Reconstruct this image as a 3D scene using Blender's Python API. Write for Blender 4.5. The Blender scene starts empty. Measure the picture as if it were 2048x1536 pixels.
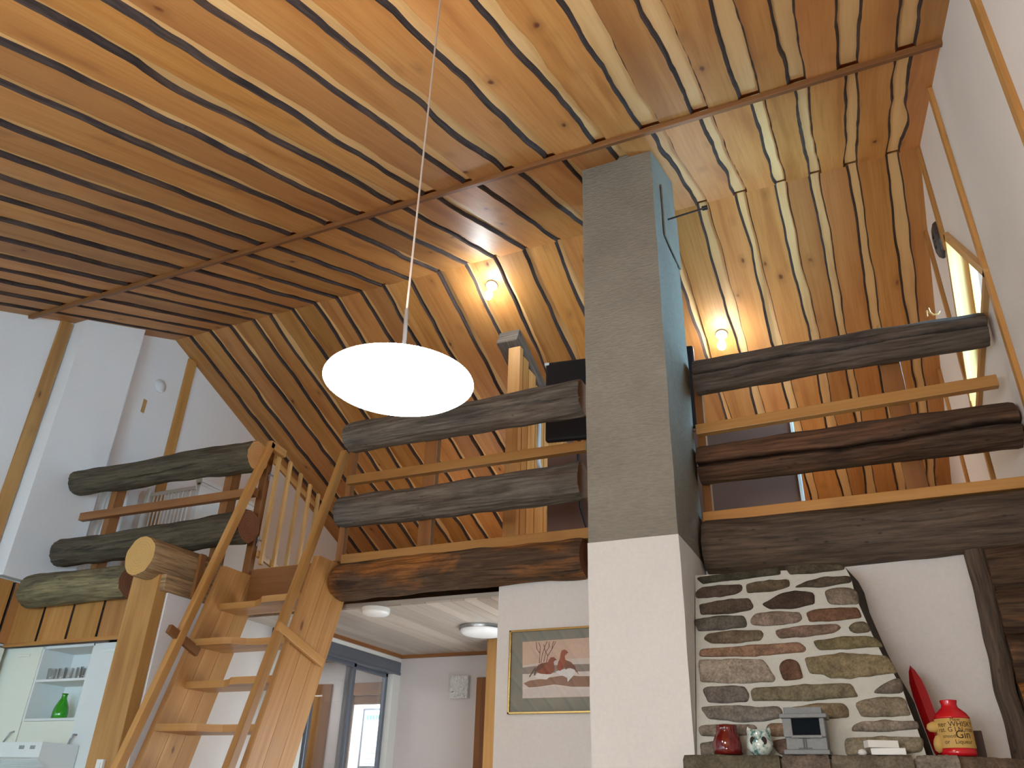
import bpy, bmesh, math, random
from mathutils import Vector, Matrix, noise
random.seed(7)
S = bpy.context.scene
COL = S.collection

# ------------------------------------------------------------------ camera
F = 1592.0
EYE = Vector((0, 0, 1.25))
RM = Matrix(((0.90930, -0.17341, -0.37829), (0.41518, 0.43990, 0.79631), (0.02832, -0.88114, 0.47200)))
def ray(x, y): return RM @ Vector((x - 1024, y - 768, F))
def P(x, y, X=None, Y=None, Z=None):
    """point of the place seen at a photo position, on a known wall/log plane"""
    d = ray(x, y)
    t = X / d.x if X is not None else (Y / d.y if Y is not None else (Z - EYE.z) / d.z)
    return EYE + d * t
def PL(x, y, p0, n):
    d = ray(x, y)
    return EYE + d * ((p0 - EYE).dot(n) / d.dot(n))
cam = bpy.data.cameras.new('camera'); camo = bpy.data.objects.new('camera', cam); COL.objects.link(camo)
rt = RM @ Vector((1, 0, 0)); up = RM @ Vector((0, -1, 0)); bk = RM @ Vector((0, 0, -1))
camo.matrix_world = Matrix(((rt.x, up.x, bk.x, EYE.x), (rt.y, up.y, bk.y, EYE.y), (rt.z, up.z, bk.z, EYE.z), (0, 0, 0, 1)))
cam.sensor_width = 36; cam.lens = F / 2048 * 36; cam.clip_start = 0.05
S.camera = camo

# ------------------------------------------------------------------ materials
def lin(c):
    c = c / 255.0
    return c / 12.92 if c <= 0.04045 else ((c + 0.055) / 1.055) ** 2.4
def rgb(r, g, b): return (lin(r), lin(g), lin(b), 1)
class N:
    def __init__(s, name):
        s.m = bpy.data.materials.new(name); s.m.use_nodes = True
        s.t = s.m.node_tree; s.t.nodes.clear()
        s.out = s.t.nodes.new('ShaderNodeOutputMaterial')
        s.b = s.t.nodes.new('ShaderNodeBsdfPrincipled')
        s.t.links.new(s.b.outputs[0], s.out.inputs[0])
    def n(s, k, **kw):
        x = s.t.nodes.new('ShaderNode' + k)
        for a, v in kw.items(): setattr(x, a, v)
        return x
    def l(s, a, b): s.t.links.new(a, b)
    def math(s, op, a, b=None):
        x = s.n('Math', operation=op)
        for i, v in enumerate((a, b)):
            if v is None: continue
            if isinstance(v, (int, float)): x.inputs[i].default_value = v
            else: s.l(v, x.inputs[i])
        return x.outputs[0]
    def mapped(s, src, scale):
        m = s.n('Mapping'); m.inputs['Scale'].default_value = scale
        s.l(src, m.inputs[0]); return m.outputs[0]
    def noise(s, vec, scale=1, detail=4, rough=.55, dist=0):
        x = s.n('TexNoise'); x.inputs['Scale'].default_value = scale
        x.inputs['Detail'].default_value = detail; x.inputs['Roughness'].default_value = rough
        x.inputs['Distortion'].default_value = dist
        s.l(vec, x.inputs['Vector']); return x.outputs['Fac']
    def ramp(s, fac, stops):
        r = s.n('ValToRGB'); e = r.color_ramp.elements
        while len(e) < len(stops): e.new(.5)
        for i, (p, c) in enumerate(stops): e[i].position = p; e[i].color = c
        s.l(fac, r.inputs[0]); return r.outputs[0]
    def mix(s, fac, a, b, mode='MIX'):
        m = s.n('Mix', data_type='RGBA', blend_type=mode)
        for sock, v in ((m.inputs[0], fac), (m.inputs[6], a), (m.inputs[7], b)):
            if isinstance(v, (int, float, tuple)): sock.default_value = v
            else: s.l(v, sock)
        return m.outputs[2]
    def bump(s, h, strength=.2, dist=.01):
        b = s.n('Bump'); b.inputs['Strength'].default_value = strength; b.inputs['Distance'].default_value = dist
        s.l(h, b.inputs['Height']); s.l(b.outputs[0], s.b.inputs['Normal'])
    def set(s, col=None, rough=.5, spec=.5, metal=0):
        if col is not None:
            if isinstance(col, tuple): s.b.inputs['Base Color'].default_value = col
            else: s.l(col, s.b.inputs['Base Color'])
        s.b.inputs['Roughness'].default_value = rough
        s.b.inputs['Specular IOR Level'].default_value = spec
        s.b.inputs['Metallic'].default_value = metal
        return s.m
def uvs(a): return a.n('UVMap', uv_map='UVMap').outputs[0]
def tone(a):
    t = a.n('Attribute', attribute_type='GEOMETRY', attribute_name='tone'); return t
def wood(name, light, mid, dark, rough=.42, knots=1.0, var=.35, red=(150, 78, 42), spec=.4, grain=.35, bump=.12):
    a = N(name); uv = uvs(a); t = tone(a)
    g = a.noise(a.mapped(uv, (2.0, 60, 1)), 1, 5, .6)
    st = a.noise(a.mapped(uv, (.8, 9, 1)), 1, 3, .5, .6)
    c = a.ramp(st, [(.3, rgb(*light)), (.55, rgb(*mid)), (.75, rgb(*dark))])
    gm = a.ramp(g, [(.45, (0, 0, 0, 1)), (.72, (1, 1, 1, 1))])
    c = a.mix(a.math('MULTIPLY', gm, grain), c, rgb(*dark))
    sep = a.n('SeparateColor'); a.l(t.outputs['Color'], sep.inputs[0])
    c = a.mix(a.math('MULTIPLY', sep.outputs[0], var), c, rgb(*red))
    c = a.mix(1.0, c, a.ramp(sep.outputs[1], [(0, (.74, .74, .74, 1)), (1, (1.12, 1.12, 1.12, 1))]), 'MULTIPLY')
    if knots:
        v = a.n('TexVoronoi'); v.inputs['Scale'].default_value = 1
        nd = a.n('VectorMath', operation='ADD'); 
        nz = a.n('TexNoise'); nz.inputs['Scale'].default_value = 9
        a.l(uv, nz.inputs['Vector'])
        sc = a.n('VectorMath', operation='SCALE'); sc.inputs['Scale'].default_value = .05
        a.l(nz.outputs['Color'], sc.inputs[0]); a.l(uv, nd.inputs[0]); a.l(sc.outputs[0], nd.inputs[1])
        a.l(a.mapped(nd.outputs[0], (2.5, 5.0, 1)), v.inputs['Vector'])
        halo = a.ramp(v.outputs['Distance'], [(.0, (1, 1, 1, 1)), (.24, (0, 0, 0, 1))])
        c = a.mix(a.math('MULTIPLY', halo, .42 * knots), c, rgb(*[x * .72 for x in dark]))
        k = a.ramp(v.outputs['Distance'], [(.035, (1, 1, 1, 1)), (.085, (0, 0, 0, 1))])
        c = a.mix(a.math('MULTIPLY', k, .8 * knots), c, rgb(92, 44, 24))
    a.bump(g, bump, .004)
    return a.set(c, rough, spec)
def plain(name, col, rough=.5, spec=.4, metal=0, mott=.06, scale=40, bump=0, sscale=None):
    a = N(name); tc = a.n('TexCoord').outputs['Object']
    n = a.noise(a.mapped(tc, sscale or (1, 1, 1)), scale, 4)
    n2 = a.noise(tc, 1.7, 3)
    lo = tuple([x * (1 - mott) for x in rgb(*col)[:3]] + [1]); hi = tuple([min(1, x * (1 + mott)) for x in rgb(*col)[:3]] + [1])
    c = a.mix(.5, a.ramp(n, [(.3, lo), (.7, hi)]), a.ramp(n2, [(.35, lo), (.65, hi)]))
    if bump: a.bump(n, bump, .01)
    return a.set(c, rough, spec, metal)
def logmat(name, c1, c2, c3, patch=None, pamt=.5, rough=.8, pfreq=(1.3, 3.2)):
    a = N(name); uv = uvs(a)
    g = a.noise(a.mapped(uv, (3.5, 55, 1)), 1, 6, .65)
    w = a.noise(a.mapped(uv, (1.6, 12, 1)), 1, 5, .6, .8)
    c = a.ramp(w, [(.3, rgb(*c1)), (.5, rgb(*c2)), (.72, rgb(*c3))])
    gm = a.ramp(g, [(.42, (0, 0, 0, 1)), (.66, (1, 1, 1, 1))])
    c = a.mix(a.math('MULTIPLY', gm, .62), c, rgb(*[x * .5 for x in c1]))
    if patch:
        p = a.noise(a.mapped(uv, (pfreq[0], pfreq[1], 1)), 1, 5, .62, .5)
        pm = a.ramp(p, [(.47, (0, 0, 0, 1)), (.62, (1, 1, 1, 1))])
        pc = a.ramp(g, [(.35, rgb(*patch)), (.7, rgb(*[x * .45 for x in patch]))])
        c = a.mix(a.math('MULTIPLY', pm, pamt), c, pc)
    v = a.n('TexVoronoi'); a.l(a.mapped(uv, (1.8, 3.2, 1)), v.inputs['Vector'])
    k = a.ramp(v.outputs['Distance'], [(.04, (1, 1, 1, 1)), (.14, (0, 0, 0, 1))])
    c = a.mix(a.math('MULTIPLY', k, .6), c, rgb(*[x * .45 for x in c1]))
    hb = a.math('ADD', a.math('MULTIPLY', g, .6), a.math('MULTIPLY', w, .8))
    a.bump(hb, .7, .012)
    return a.set(c, rough, .25)
def endgrain(name, c1, c2):
    a = N(name); uv = uvs(a)
    ln = a.n('VectorMath', operation='LENGTH'); 
    nz = a.n('TexNoise'); nz.inputs['Scale'].default_value = 14; a.l(uv, nz.inputs['Vector'])
    a.l(uv, ln.inputs[0])
    r = a.math('ADD', a.math('MULTIPLY', ln.outputs['Value'], 320), a.math('MULTIPLY', nz.outputs['Fac'], 5))
    s = a.math('MULTIPLY', a.math('ADD', a.math('SINE', r), 1), .5)
    c = a.mix(s, rgb(*c1), rgb(*c2))
    c = a.mix(a.math('MULTIPLY', nz.outputs['Fac'], .5), c, rgb(*[x * .8 for x in c1]))
    return a.set(c, .75, .2)
def vcol(name, rough=.6, spec=.3, speck=.0, sscale=60, bump=0):
    a = N(name); t = tone(a); c = t.outputs['Color']
    tc = a.n('TexCoord').outputs['Object']
    if speck:
        n = a.noise(tc, sscale, 6, .7); n2 = a.noise(tc, sscale * .18, 4, .6)
        c = a.mix(1.0, c, a.ramp(n, [(.3, (1 - speck,) * 3 + (1,)), (.7, (1 + speck,) * 3 + (1,))]), 'MULTIPLY')
        c = a.mix(1.0, c, a.ramp(n2, [(.35, (1 - speck * .8, 1 - speck * .85, 1 - speck, 1)), (.65, (1 + speck * .6, 1 + speck * .5, 1 + speck * .3, 1))]), 'MULTIPLY')
        if bump: a.bump(a.math('ADD', n, n2), bump, .01)
    return a.set(c, rough, spec)
def emis(name, col, strength):
    a = N(name); a.b.inputs['Base Color'].default_value = (.9, .9, .9, 1)
    a.b.inputs['Emission Color'].default_value = col; a.b.inputs['Emission Strength'].default_value = strength
    tc = a.n('TexCoord').outputs['Object']; n = a.noise(tc, 3, 2)
    a.l(a.ramp(n, [(.2, (.88, .88, .88, 1)), (.8, (.92, .92, .92, 1))]), a.b.inputs['Base Color'])
    return a.m
def glass(name, col=(1, 1, 1, 1), rough=.02, mixf=.12):
    a = N(name); t = a.t; t.nodes.remove(a.b)
    tr = a.n('BsdfTransparent'); gl = a.n('BsdfGlossy'); mx = a.n('MixShader'); fr = a.n('LayerWeight')
    fr.inputs[0].default_value = .25
    tr.inputs[0].default_value = col; gl.inputs['Roughness'].default_value = rough
    a.l(a.math('ADD', a.math('MULTIPLY', fr.outputs['Fresnel'], .5), mixf * .3), mx.inputs[0])
    a.l(tr.outputs[0], mx.inputs[1]); a.l(gl.outputs[0], mx.inputs[2]); a.l(mx.outputs[0], a.out.inputs[0])
    return a.m

M = {}
M['board'] = wood('ceiling_board_pine', (200, 148, 84), (186, 130, 66), (152, 98, 46), .5, 1.15, .4, (172, 110, 72), .4, .5)
M['boardpale'] = wood('pale_sapwood', (228, 192, 138), (220, 180, 124), (196, 150, 98), .5, .35, .15, (200, 140, 90), .3, .3)
M['bark'] = logmat('bark_edge', (52, 42, 40), (78, 66, 64), (38, 30, 30), (110, 84, 66), .35)
M['pine'] = wood('varnished_pine', (200, 152, 90), (185, 135, 74), (154, 104, 54), .4, .9, .25, (164, 112, 58), .4)
M['pinedark'] = wood('dark_pine_trim', (152, 104, 58), (138, 90, 48), (112, 70, 38), .45, .5, .2, (124, 80, 46), .35)
M['pinelight'] = wood('light_pine', (218, 176, 116), (206, 162, 100), (182, 134, 76), .45, .6, .2, (190, 120, 66), .35)
M['whitewash'] = wood('whitewashed_panel', (205, 196, 186), (196, 186, 174), (172, 156, 140), .35, .0, .3, (178, 158, 140), .5, .5, .08)
M['wall'] = plain('white_wallpaper', (228, 224, 220), .85, .2, 0, .03, 70, .12)
M['wallhall'] = plain('grey_white_wall', (206, 200, 198), .8, .2, 0, .03, 70, .08)
M['plaster'] = plain('white_plaster', (216, 215, 213), .85, .2, 0, .05, 55, .35)
M['concrete'] = plain('grey_concrete', (132, 128, 118), .9, .2, 0, .2, 22, .7, (1, 1, 4))
M['white'] = plain('white_paint', (222, 224, 220), .4, .4, 0, .02, 20)
M['cream'] = plain('cream_cabinet', (226, 225, 208), .4, .4, 0, .02, 20)
M['steel'] = plain('brushed_steel', (168, 172, 176), .3, .5, .9, .05, 60)
M['alu'] = plain('grey_aluminium', (118, 126, 138), .35, .5, .6, .05, 60)
M['black'] = plain('black_plastic', (20, 22, 27), .45, .4, 0, .1, 30)
M['darkbrown'] = plain('dark_brown_laminate', (112, 84, 74), .5, .35, 0, .06, 8)
M['mortar'] = plain('white_mortar', (190, 192, 184), .95, .15, 0, .08, 50, .5)
M['stone'] = vcol('fieldstone', .85, .25, .42, 90, .6)
M['paint'] = vcol('printed_paint', .5, .3, .06, 60)
M['slate'] = plain('soapstone', (128, 132, 134), .7, .3, 0, .15, 60, .2)
M['lampopal'] = emis('opal_lamp_glass', (1, .97, .93, 1), 33.0)
M['bulb'] = emis('lit_led_bulb', (.93, .97, 1, 1), 150.0)
M['opalcold'] = plain('white_opal_plastic', (238, 240, 240), .3, .5, 0, .01, 10)
M['ceramic'] = plain('cream_ceramic', (214, 206, 190), .35, .5, 0, .03, 20)
M['redglass'] = plain('red_glazed_glass', (92, 8, 10), .08, .8, 0, .25, 30)
M['redpaint'] = plain('red_gloss_paint', (196, 18, 30), .18, .6, 0, .05, 20)
M['owl'] = None
M['label'] = plain('yellowed_paper_label', (196, 160, 92), .6, .3, 0, .15, 25)
M['ink'] = plain('black_ink', (36, 26, 18), .6, .2)
M['glasspane'] = glass('clear_glass')
M['greenglass'] = None
M['frost'] = None
M['floor'] = wood('floor_pine', (198, 176, 144), (186, 162, 128), (164, 138, 104), .35, .7, .2)
M['cloth'] = plain('white_cloth', (226, 224, 218), .9, .2, 0, .04, 30)
a = N('green_white_glaze'); tc = a.n('TexCoord').outputs['Object']; nn = a.noise(tc, 42, 4, .6)
M['owl'] = a.set(a.ramp(nn, [(.38, rgb(70, 120, 118)), (.5, rgb(190, 206, 200)), (.7, rgb(226, 232, 226))]), .12, .7)
a = N('green_bottle_glass'); a.set(rgb(60, 175, 40), .05, .6); a.b.inputs['Transmission Weight'].default_value = .55
tc = a.n('TexCoord').outputs['Object']; a.l(a.ramp(a.noise(tc, 20, 2), [(.3, rgb(50, 160, 35)), (.7, rgb(84, 196, 56))]), a.b.inputs['Base Color']); M['greenglass'] = a.m
a = N('tumbler_glass'); a.set(rgb(235, 240, 240), .04, .6); a.b.inputs['Transmission Weight'].default_value = .9
tc = a.n('TexCoord').outputs['Object']; a.l(a.ramp(a.noise(tc, 8, 2), [(.3, rgb(228, 234, 236)), (.7, rgb(244, 248, 248))]), a.b.inputs['Base Color']); M['tumbler'] = glass('tumbler_clear', (1, 1, 1, 1), .05, .12)
a = N('textured_door_glass'); tc = a.n('TexCoord').outputs['Object']
nn = a.noise(a.mapped(tc, (14, 14, 7)), 1, 6, .65, 1.2)
M['frost'] = a.set(a.ramp(nn, [(.35, rgb(26, 40, 44)), (.5, rgb(52, 82, 88)), (.68, rgb(120, 140, 138))]), .15, .6); a.bump(nn, .4, .01)
L_RAIL_L = logmat('weathered_log_greenish', (66, 58, 46), (98, 88, 70), (52, 45, 36), (112, 100, 80), .5)
L_RAIL_M = logmat('weathered_log_grey', (86, 80, 74), (118, 112, 104), (66, 60, 54), (140, 120, 104), .35)
L_RAIL_R = logmat('weathered_log_darkgrey', (70, 62, 56), (102, 92, 84), (54, 46, 42), (120, 96, 82), .35)
L_LOWR = logmat('weathered_log_brown', (58, 42, 34), (90, 72, 58), (40, 28, 24), (132, 92, 66), .55)
L_BEAM = logmat('weathered_beam_patchy', (62, 44, 34), (96, 76, 58), (40, 28, 24), (190, 124, 60), .75, .8, (1.6, 3.0))
L_BEAMG = logmat('weathered_beam_grey', (72, 62, 54), (104, 90, 78), (54, 44, 38), (126, 104, 84), .4)
L_PLAT = logmat('lichen_log', (84, 72, 56), (124, 112, 84), (62, 54, 42), (180, 164, 118), .6)
L_NEW = logmat('fresh_log', (150, 118, 84), (178, 146, 106), (120, 90, 66), (190, 160, 118), .5)
END_OLD = endgrain('old_log_end', (140, 94, 68), (126, 82, 58))
END_NEW = endgrain('fresh_log_end', (206, 164, 100), (198, 154, 92))
END_TAN = endgrain('tan_log_end', (214, 164, 110), (206, 155, 101))

# ------------------------------------------------------------------ mesh helpers
ORG = {}
class MB:
    def __init__(s):
        s.v = []; s.f = []; s.uv = []; s.mi = []; s.tn = []; s.sm = []
    def face(s, pts, uv=None, mi=0, tn=(.5, .5, .5), sm=False):
        i = len(s.v); s.v += [tuple(p) for p in pts]; s.f.append(tuple(range(i, i + len(pts))))
        s.uv.append(uv or [(0, 0)] * len(pts)); s.mi.append(mi); s.tn.append(tn); s.sm.append(sm)
    def grid(s, rows, uvf, mi=0, tn=(.5, .5, .5), sm=True, closed=False, flip=False):
        """rows: list of lists of points (shared verts)"""
        i0 = len(s.v); nr = len(rows); nc = len(rows[0])
        for r in rows: s.v += [tuple(p) for p in r]
        for a in range(nr - 1):
            for b in range(nc if closed else nc - 1):
                b2 = (b + 1) % nc
                idx = [(a, b), (a, b2), (a + 1, b2), (a + 1, b)]
                uvi = [(a, b), (a, b + 1), (a + 1, b + 1), (a + 1, b)]
                if flip: idx.reverse(); uvi.reverse()
                s.f.append(tuple(i0 + q * nc + w for q, w in idx))
                s.uv.append([uvf(q, w) for q, w in uvi]); s.mi.append(mi); s.tn.append(tn); s.sm.append(sm)
    def obox(s, c, ax, ay, az, mi=0, tn=None, ends=None):
        """box: centre c, half-vectors ax (grain), ay, az"""
        c = Vector(c); ax = Vector(ax); ay = Vector(ay); az = Vector(az)
        if ax.cross(ay).dot(az) < 0: az = -az
        tn = tn or (random.random(), random.random(), .5)
        ou, ov = random.uniform(0, 40), random.uniform(0, 40)
        lx, ly, lz = ax.length, ay.length, az.length
        def q(a, b, d): return c + ax * a + ay * b + az * d
        F6 = [((-1, -1, -1), (-1, 1, -1), (1, 1, -1), (1, -1, -1)), ((-1, -1, 1), (1, -1, 1), (1, 1, 1), (-1, 1, 1)),
              ((-1, -1, -1), (1, -1, -1), (1, -1, 1), (-1, -1, 1)), ((-1, 1, -1), (-1, 1, 1), (1, 1, 1), (1, 1, -1)),
              ((-1, -1, -1), (-1, -1, 1), (-1, 1, 1), (-1, 1, -1)), ((1, -1, -1), (1, 1, -1), (1, 1, 1), (1, -1, 1))]
        i0 = len(s.v); keys = {}
        for fi, fc in enumerate(F6):
            ids = []; uv = []
            for k in fc:
                if k not in keys: keys[k] = len(s.v); s.v.append(tuple(q(*k)))
                ids.append(keys[k])
                if fi < 2: uv.append((ou + k[0] * lx, ov + k[1] * ly))
                elif fi < 4: uv.append((ou + k[0] * lx, ov + 3 + k[2] * lz))
                else: uv.append((ou + k[1] * ly * .3, ov + 7 + k[2] * lz))
            s.f.append(tuple(ids)); s.uv.append(uv); s.mi.append(ends if (fi >= 4 and ends is not None) else mi); s.tn.append(tn); s.sm.append(False)
    def box(s, x0, x1, y0, y1, z0, z1, mi=0, grain='x', tn=None):
        c = ((x0 + x1) / 2, (y0 + y1) / 2, (z0 + z1) / 2)
        v = [Vector(((x1 - x0) / 2, 0, 0)), Vector((0, (y1 - y0) / 2, 0)), Vector((0, 0, (z1 - z0) / 2))]
        o = {'x': (0, 1, 2), 'y': (1, 0, 2), 'z': (2, 0, 1)}[grain]
        s.obox(c, v[o[0]], v[o[1]], v[o[2]], mi, tn)
    def bar(s, p0, p1, w, h, side=(1, 0, 0), mi=0, tn=None):
        """bar from p0 to p1, width w along side, thickness h across"""
        p0 = Vector(p0); p1 = Vector(p1); d = p1 - p0; sd = Vector(side)
        sd = (sd - d * (sd.dot(d) / d.length_squared)).normalized(); n = d.normalized().cross(sd)
        s.obox((p0 + p1) / 2, d / 2, sd * w / 2, n * h / 2, mi, tn)
    def prism(s, poly, off, mi=0, tn=None, cap=True, mi_side=None):
        """poly: 3d points; extruded by vector off"""
        tn = tn or (random.random(), random.random(), .5)
        poly = [Vector(p) for p in poly]; off = Vector(off); ou = random.uniform(0, 30)
        nrm = Vector((0, 0, 0))
        for i in range(len(poly)): nrm += (poly[i] - poly[0]).cross(poly[(i + 1) % len(poly)] - poly[0])
        if nrm.dot(off) > 0: poly.reverse()
        d = max(((poly[(i + 1) % len(poly)] - poly[i]) for i in range(len(poly))), key=lambda q: q.length).normalized()
        e = nrm.normalized().cross(d) if nrm.length > 0 else Vector((0, 0, 1))
        uvf = lambda p: (ou + p.dot(d), ou + p.dot(e))
        if cap:
            s.face(poly, [uvf(p) for p in poly], mi, tn)
            s.face([p + off for p in reversed(poly)], [uvf(p) for p in reversed(poly)], mi, tn)
        m2 = mi if mi_side is None else mi_side
        for i in range(len(poly)):
            p, q = poly[i], poly[(i + 1) % len(poly)]; w = (q - p).length
            s.face([q, p, p + off, q + off], [(ou + w, 0), (ou, 0), (ou, off.length), (ou + w, off.length)], m2, tn)
    def lathe(s, prof, M4=None, seg=40, mi=0, tn=(.5, .5, .5), rf=None):
        """prof: (r,z) list bottom to top; rf(theta,z) scales the radius"""
        M4 = M4 or Matrix.Identity(4); rows = []
        for r, z in prof:
            row = []
            for k in range(seg):
                t = 2 * math.pi * k / seg; rr = r * (rf(t, z) if rf else 1)
                row.append(M4 @ Vector((rr * math.cos(t), rr * math.sin(t), z)))
            rows.append(row)
        s.grid(rows, lambda q, w: (w / seg, q * .1), mi, tn, True, True)
    def tube(s, pts, r, seg=10, mi=0, tn=(.5, .5, .5)):
        pts = [Vector(p) for p in pts]; rows = []; sd = None
        for i, p in enumerate(pts):
            d = (pts[min(i + 1, len(pts) - 1)] - pts[max(i - 1, 0)]).normalized()
            if sd is None:
                sd = Vector((1, 0, 0)) if abs(d.x) < .9 else Vector((0, 1, 0))
            sd = (sd - d * sd.dot(d)).normalized(); n = d.cross(sd)
            rr = r[i] if isinstance(r, (list, tuple)) else r
            rows.append([p + (sd * math.cos(2 * math.pi * k / seg) + n * math.sin(2 * math.pi * k / seg)) * rr for k in range(seg)])
        s.grid(rows, lambda q, w: (w / seg, q * .1), mi, tn, True, True)
        s.face(list(reversed(rows[0])), None, mi, tn); s.face(rows[-1], None, mi, tn)
    def build(s, name, mats, parent=None, bevel=0, seg=2, solid=0):
        me = bpy.data.meshes.new(name)
        me.from_pydata(s.v, [], s.f)
        me.uv_layers.new(name='UVMap'); me.color_attributes.new('tone', 'FLOAT_COLOR', 'CORNER')
        fu = []; fc = []
        for i, f in enumerate(s.f):
            t = s.tn[i]
            for j in range(len(f)): fu += s.uv[i][j][:2]; fc += (t[0], t[1], t[2], 1.0)
        me.uv_layers['UVMap'].data.foreach_set('uv', fu)
        me.color_attributes['tone'].data.foreach_set('color', fc)
        me.polygons.foreach_set('material_index', s.mi); me.polygons.foreach_set('use_smooth', s.sm)
        for m in (mats if isinstance(mats, (list, tuple)) else [mats]): me.materials.append(m)
        o = bpy.data.objects.new(name, me); COL.objects.link(o)
        if parent is not None:
            org = ORG[parent.name]; me.transform(Matrix.Translation(-org)); o.parent = parent; ORG[o.name] = org
        else:
            xs = [v[0] for v in s.v]; ys = [v[1] for v in s.v]; zs = [v[2] for v in s.v]
            org = Vector(((min(xs) + max(xs)) / 2, (min(ys) + max(ys)) / 2, min(zs)))
            me.transform(Matrix.Translation(-org)); o.location = org; ORG[o.name] = org
        if solid:
            q = o.modifiers.new('solid', 'SOLIDIFY'); q.thickness = solid
        if bevel:
            q = o.modifiers.new('bevel', 'BEVEL'); q.width = bevel; q.segments = seg; q.limit_method = 'ANGLE'; q.angle_limit = math.radians(40)
        me.update(); return o
def tag(o, label, cat, group=None):
    o['label'] = label; o['category'] = cat
    if group: o['group'] = group
    return o
def struct(o, label=None):
    o['kind'] = 'structure'
    if label: o['label'] = label
    return o
def thing(name, label, cat, loc, group=None):
    o = bpy.data.objects.new(name, None); COL.objects.link(o); o.location = loc; o.empty_display_size = .1
    ORG[o.name] = Vector(loc); return tag(o, label, cat, group)
def nz(*a): return noise.noise(Vector(a))

def logmesh(A, B, r, seed=0, cracks=(), r2=None, seg=120, rough=1.7, endA=1, endB=1, squash=1.0, bulge=()):
    """a round, hand-hewn log from A to B; cracks: (angle_deg, x0, x1, wander, width, depth)"""
    A = Vector(A); B = Vector(B); d = B - A; L = d.length; d.normalize()
    e1 = Vector((0, 0, 1)); e1 = (e1 - d * e1.dot(d)).normalized(); e2 = d.cross(e1)
    if abs(d.x) > .5: e2 = Vector((0, -1, 0)) if e2.y > 0 else e2      # e2 faces the room
    nx = max(24, int(L / .022)); mb = MB(); rows = []
    r2 = r2 or r
    for i in range(nx + 1):
        t = i / nx; u = t * L; rb = r + (r2 - r) * t
        cz = .012 * rough * nz(u * .9, seed, 1.3); cy = .012 * rough * nz(u * .8, seed, 7.7)
        row = []
        for k in range(seg):
            th = 2 * math.pi * k / seg; cx_, sx_ = math.cos(th), math.sin(th)
            rr = rb * (1 + .07 * rough * nz(u * 1.6, cx_ * 1.1 + seed, sx_ * 1.1) + .05 * rough * nz(u * 5, cx_ * 2 + seed * 2, sx_ * 2))
            rr += rb * .03 * rough * nz(u * 2.5, cx_ * 7 + seed, sx_ * 7)
            for (bu, bth, bw, bh) in bulge:
                da = math.acos(max(-1, min(1, cx_ * math.cos(bth) + sx_ * math.sin(bth)))) * rb
                rr += bh * math.exp(-((u - bu) ** 2 + da * da) / (bw * bw))
            for (ang, x0, x1, wan, wid, dep) in cracks:
                if x0 <= u <= x1:
                    ct = math.radians(ang) + wan * nz(u * 1.7, seed + ang, 3.1) + .25 * wan * nz(u * 7, seed + ang, 9.1)
                    da = abs((th - ct + math.pi) % (2 * math.pi) - math.pi) * rb
                    fade = min(1, (u - x0) / .12 + (0.6 if x0 <= 0 else 0), (x1 - u) / .12 + (0.6 if x1 >= L else 0))
                    w = wid * (.6 + .4 * fade)
                    if da < w: rr -= dep * fade * (1 - (da / w) ** 2)
            edge = min(u, L - u)
            if edge < .02: rr *= 1 - .05 * (1 - edge / .02)
            row.append(A + d * u + e1 * (cz + rr * cx_ * squash) + e2 * (cy + rr * sx_))
        rows.append(row)
    mb.grid(rows, lambda q, w: (q / nx * L + seed * 3.7, w / seg * 2 * math.pi * r), 0, closed=True)
    for row, mi, rev in ((rows[0], endA, True), (rows[-1], endB, False)):
        c = sum(row, Vector()) / seg
        pts = [(p - c) for p in row]
        inner = [c + p * .5 + d * (.004 * (-1 if rev else 1)) for p in pts]
        for k in range(seg):
            k2 = (k + 1) % seg
            f = [row[k], row[k2], inner[k2], inner[k]]; g = [inner[k], inner[k2], c]
            u2 = lambda p: ((p - c).dot(e2), (p - c).dot(e1))
            if rev: pass
            else: f.reverse(); g.reverse()
            f.reverse(); g.reverse()
            mb.face(f, [u2(p) for p in f], mi); mb.face(g, [u2(p) for p in g], mi)
    return mb
def logpx(L, R, Y, rscale=.93, **kw):
    """log along X whose silhouette runs between two (x, ytop, ybottom) sections of the photo"""
    out = []
    for x, y0, y1 in (L, R):
        c = P(x, (y0 + y1) / 2, Y=Y); depth = (c - EYE).dot(-bk)
        out.append((c, (y1 - y0) / 2 * depth / F * rscale))
    z = [o[0] for o in out]
    return logmesh((z[0].x, Y, z[0].z), (z[1].x, Y, z[1].z), out[0][1], r2=out[1][1], **kw), z[0], z[1]

# ------------------------------------------------------------------ room dimensions
XL, XR = -6.31, .79
YB, YK = -2.6, 10.0
RY, RZ, SL = 5.0, 5.51, .40
def zf(y): return RZ - SL * abs(y - RY)
LY = 4.40                    # axis of the loft logs
CX0, CX1, CY0, CY1 = -1.344, -.868, 3.80, 4.43
FLZ = 2.76                   # loft floor

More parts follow.
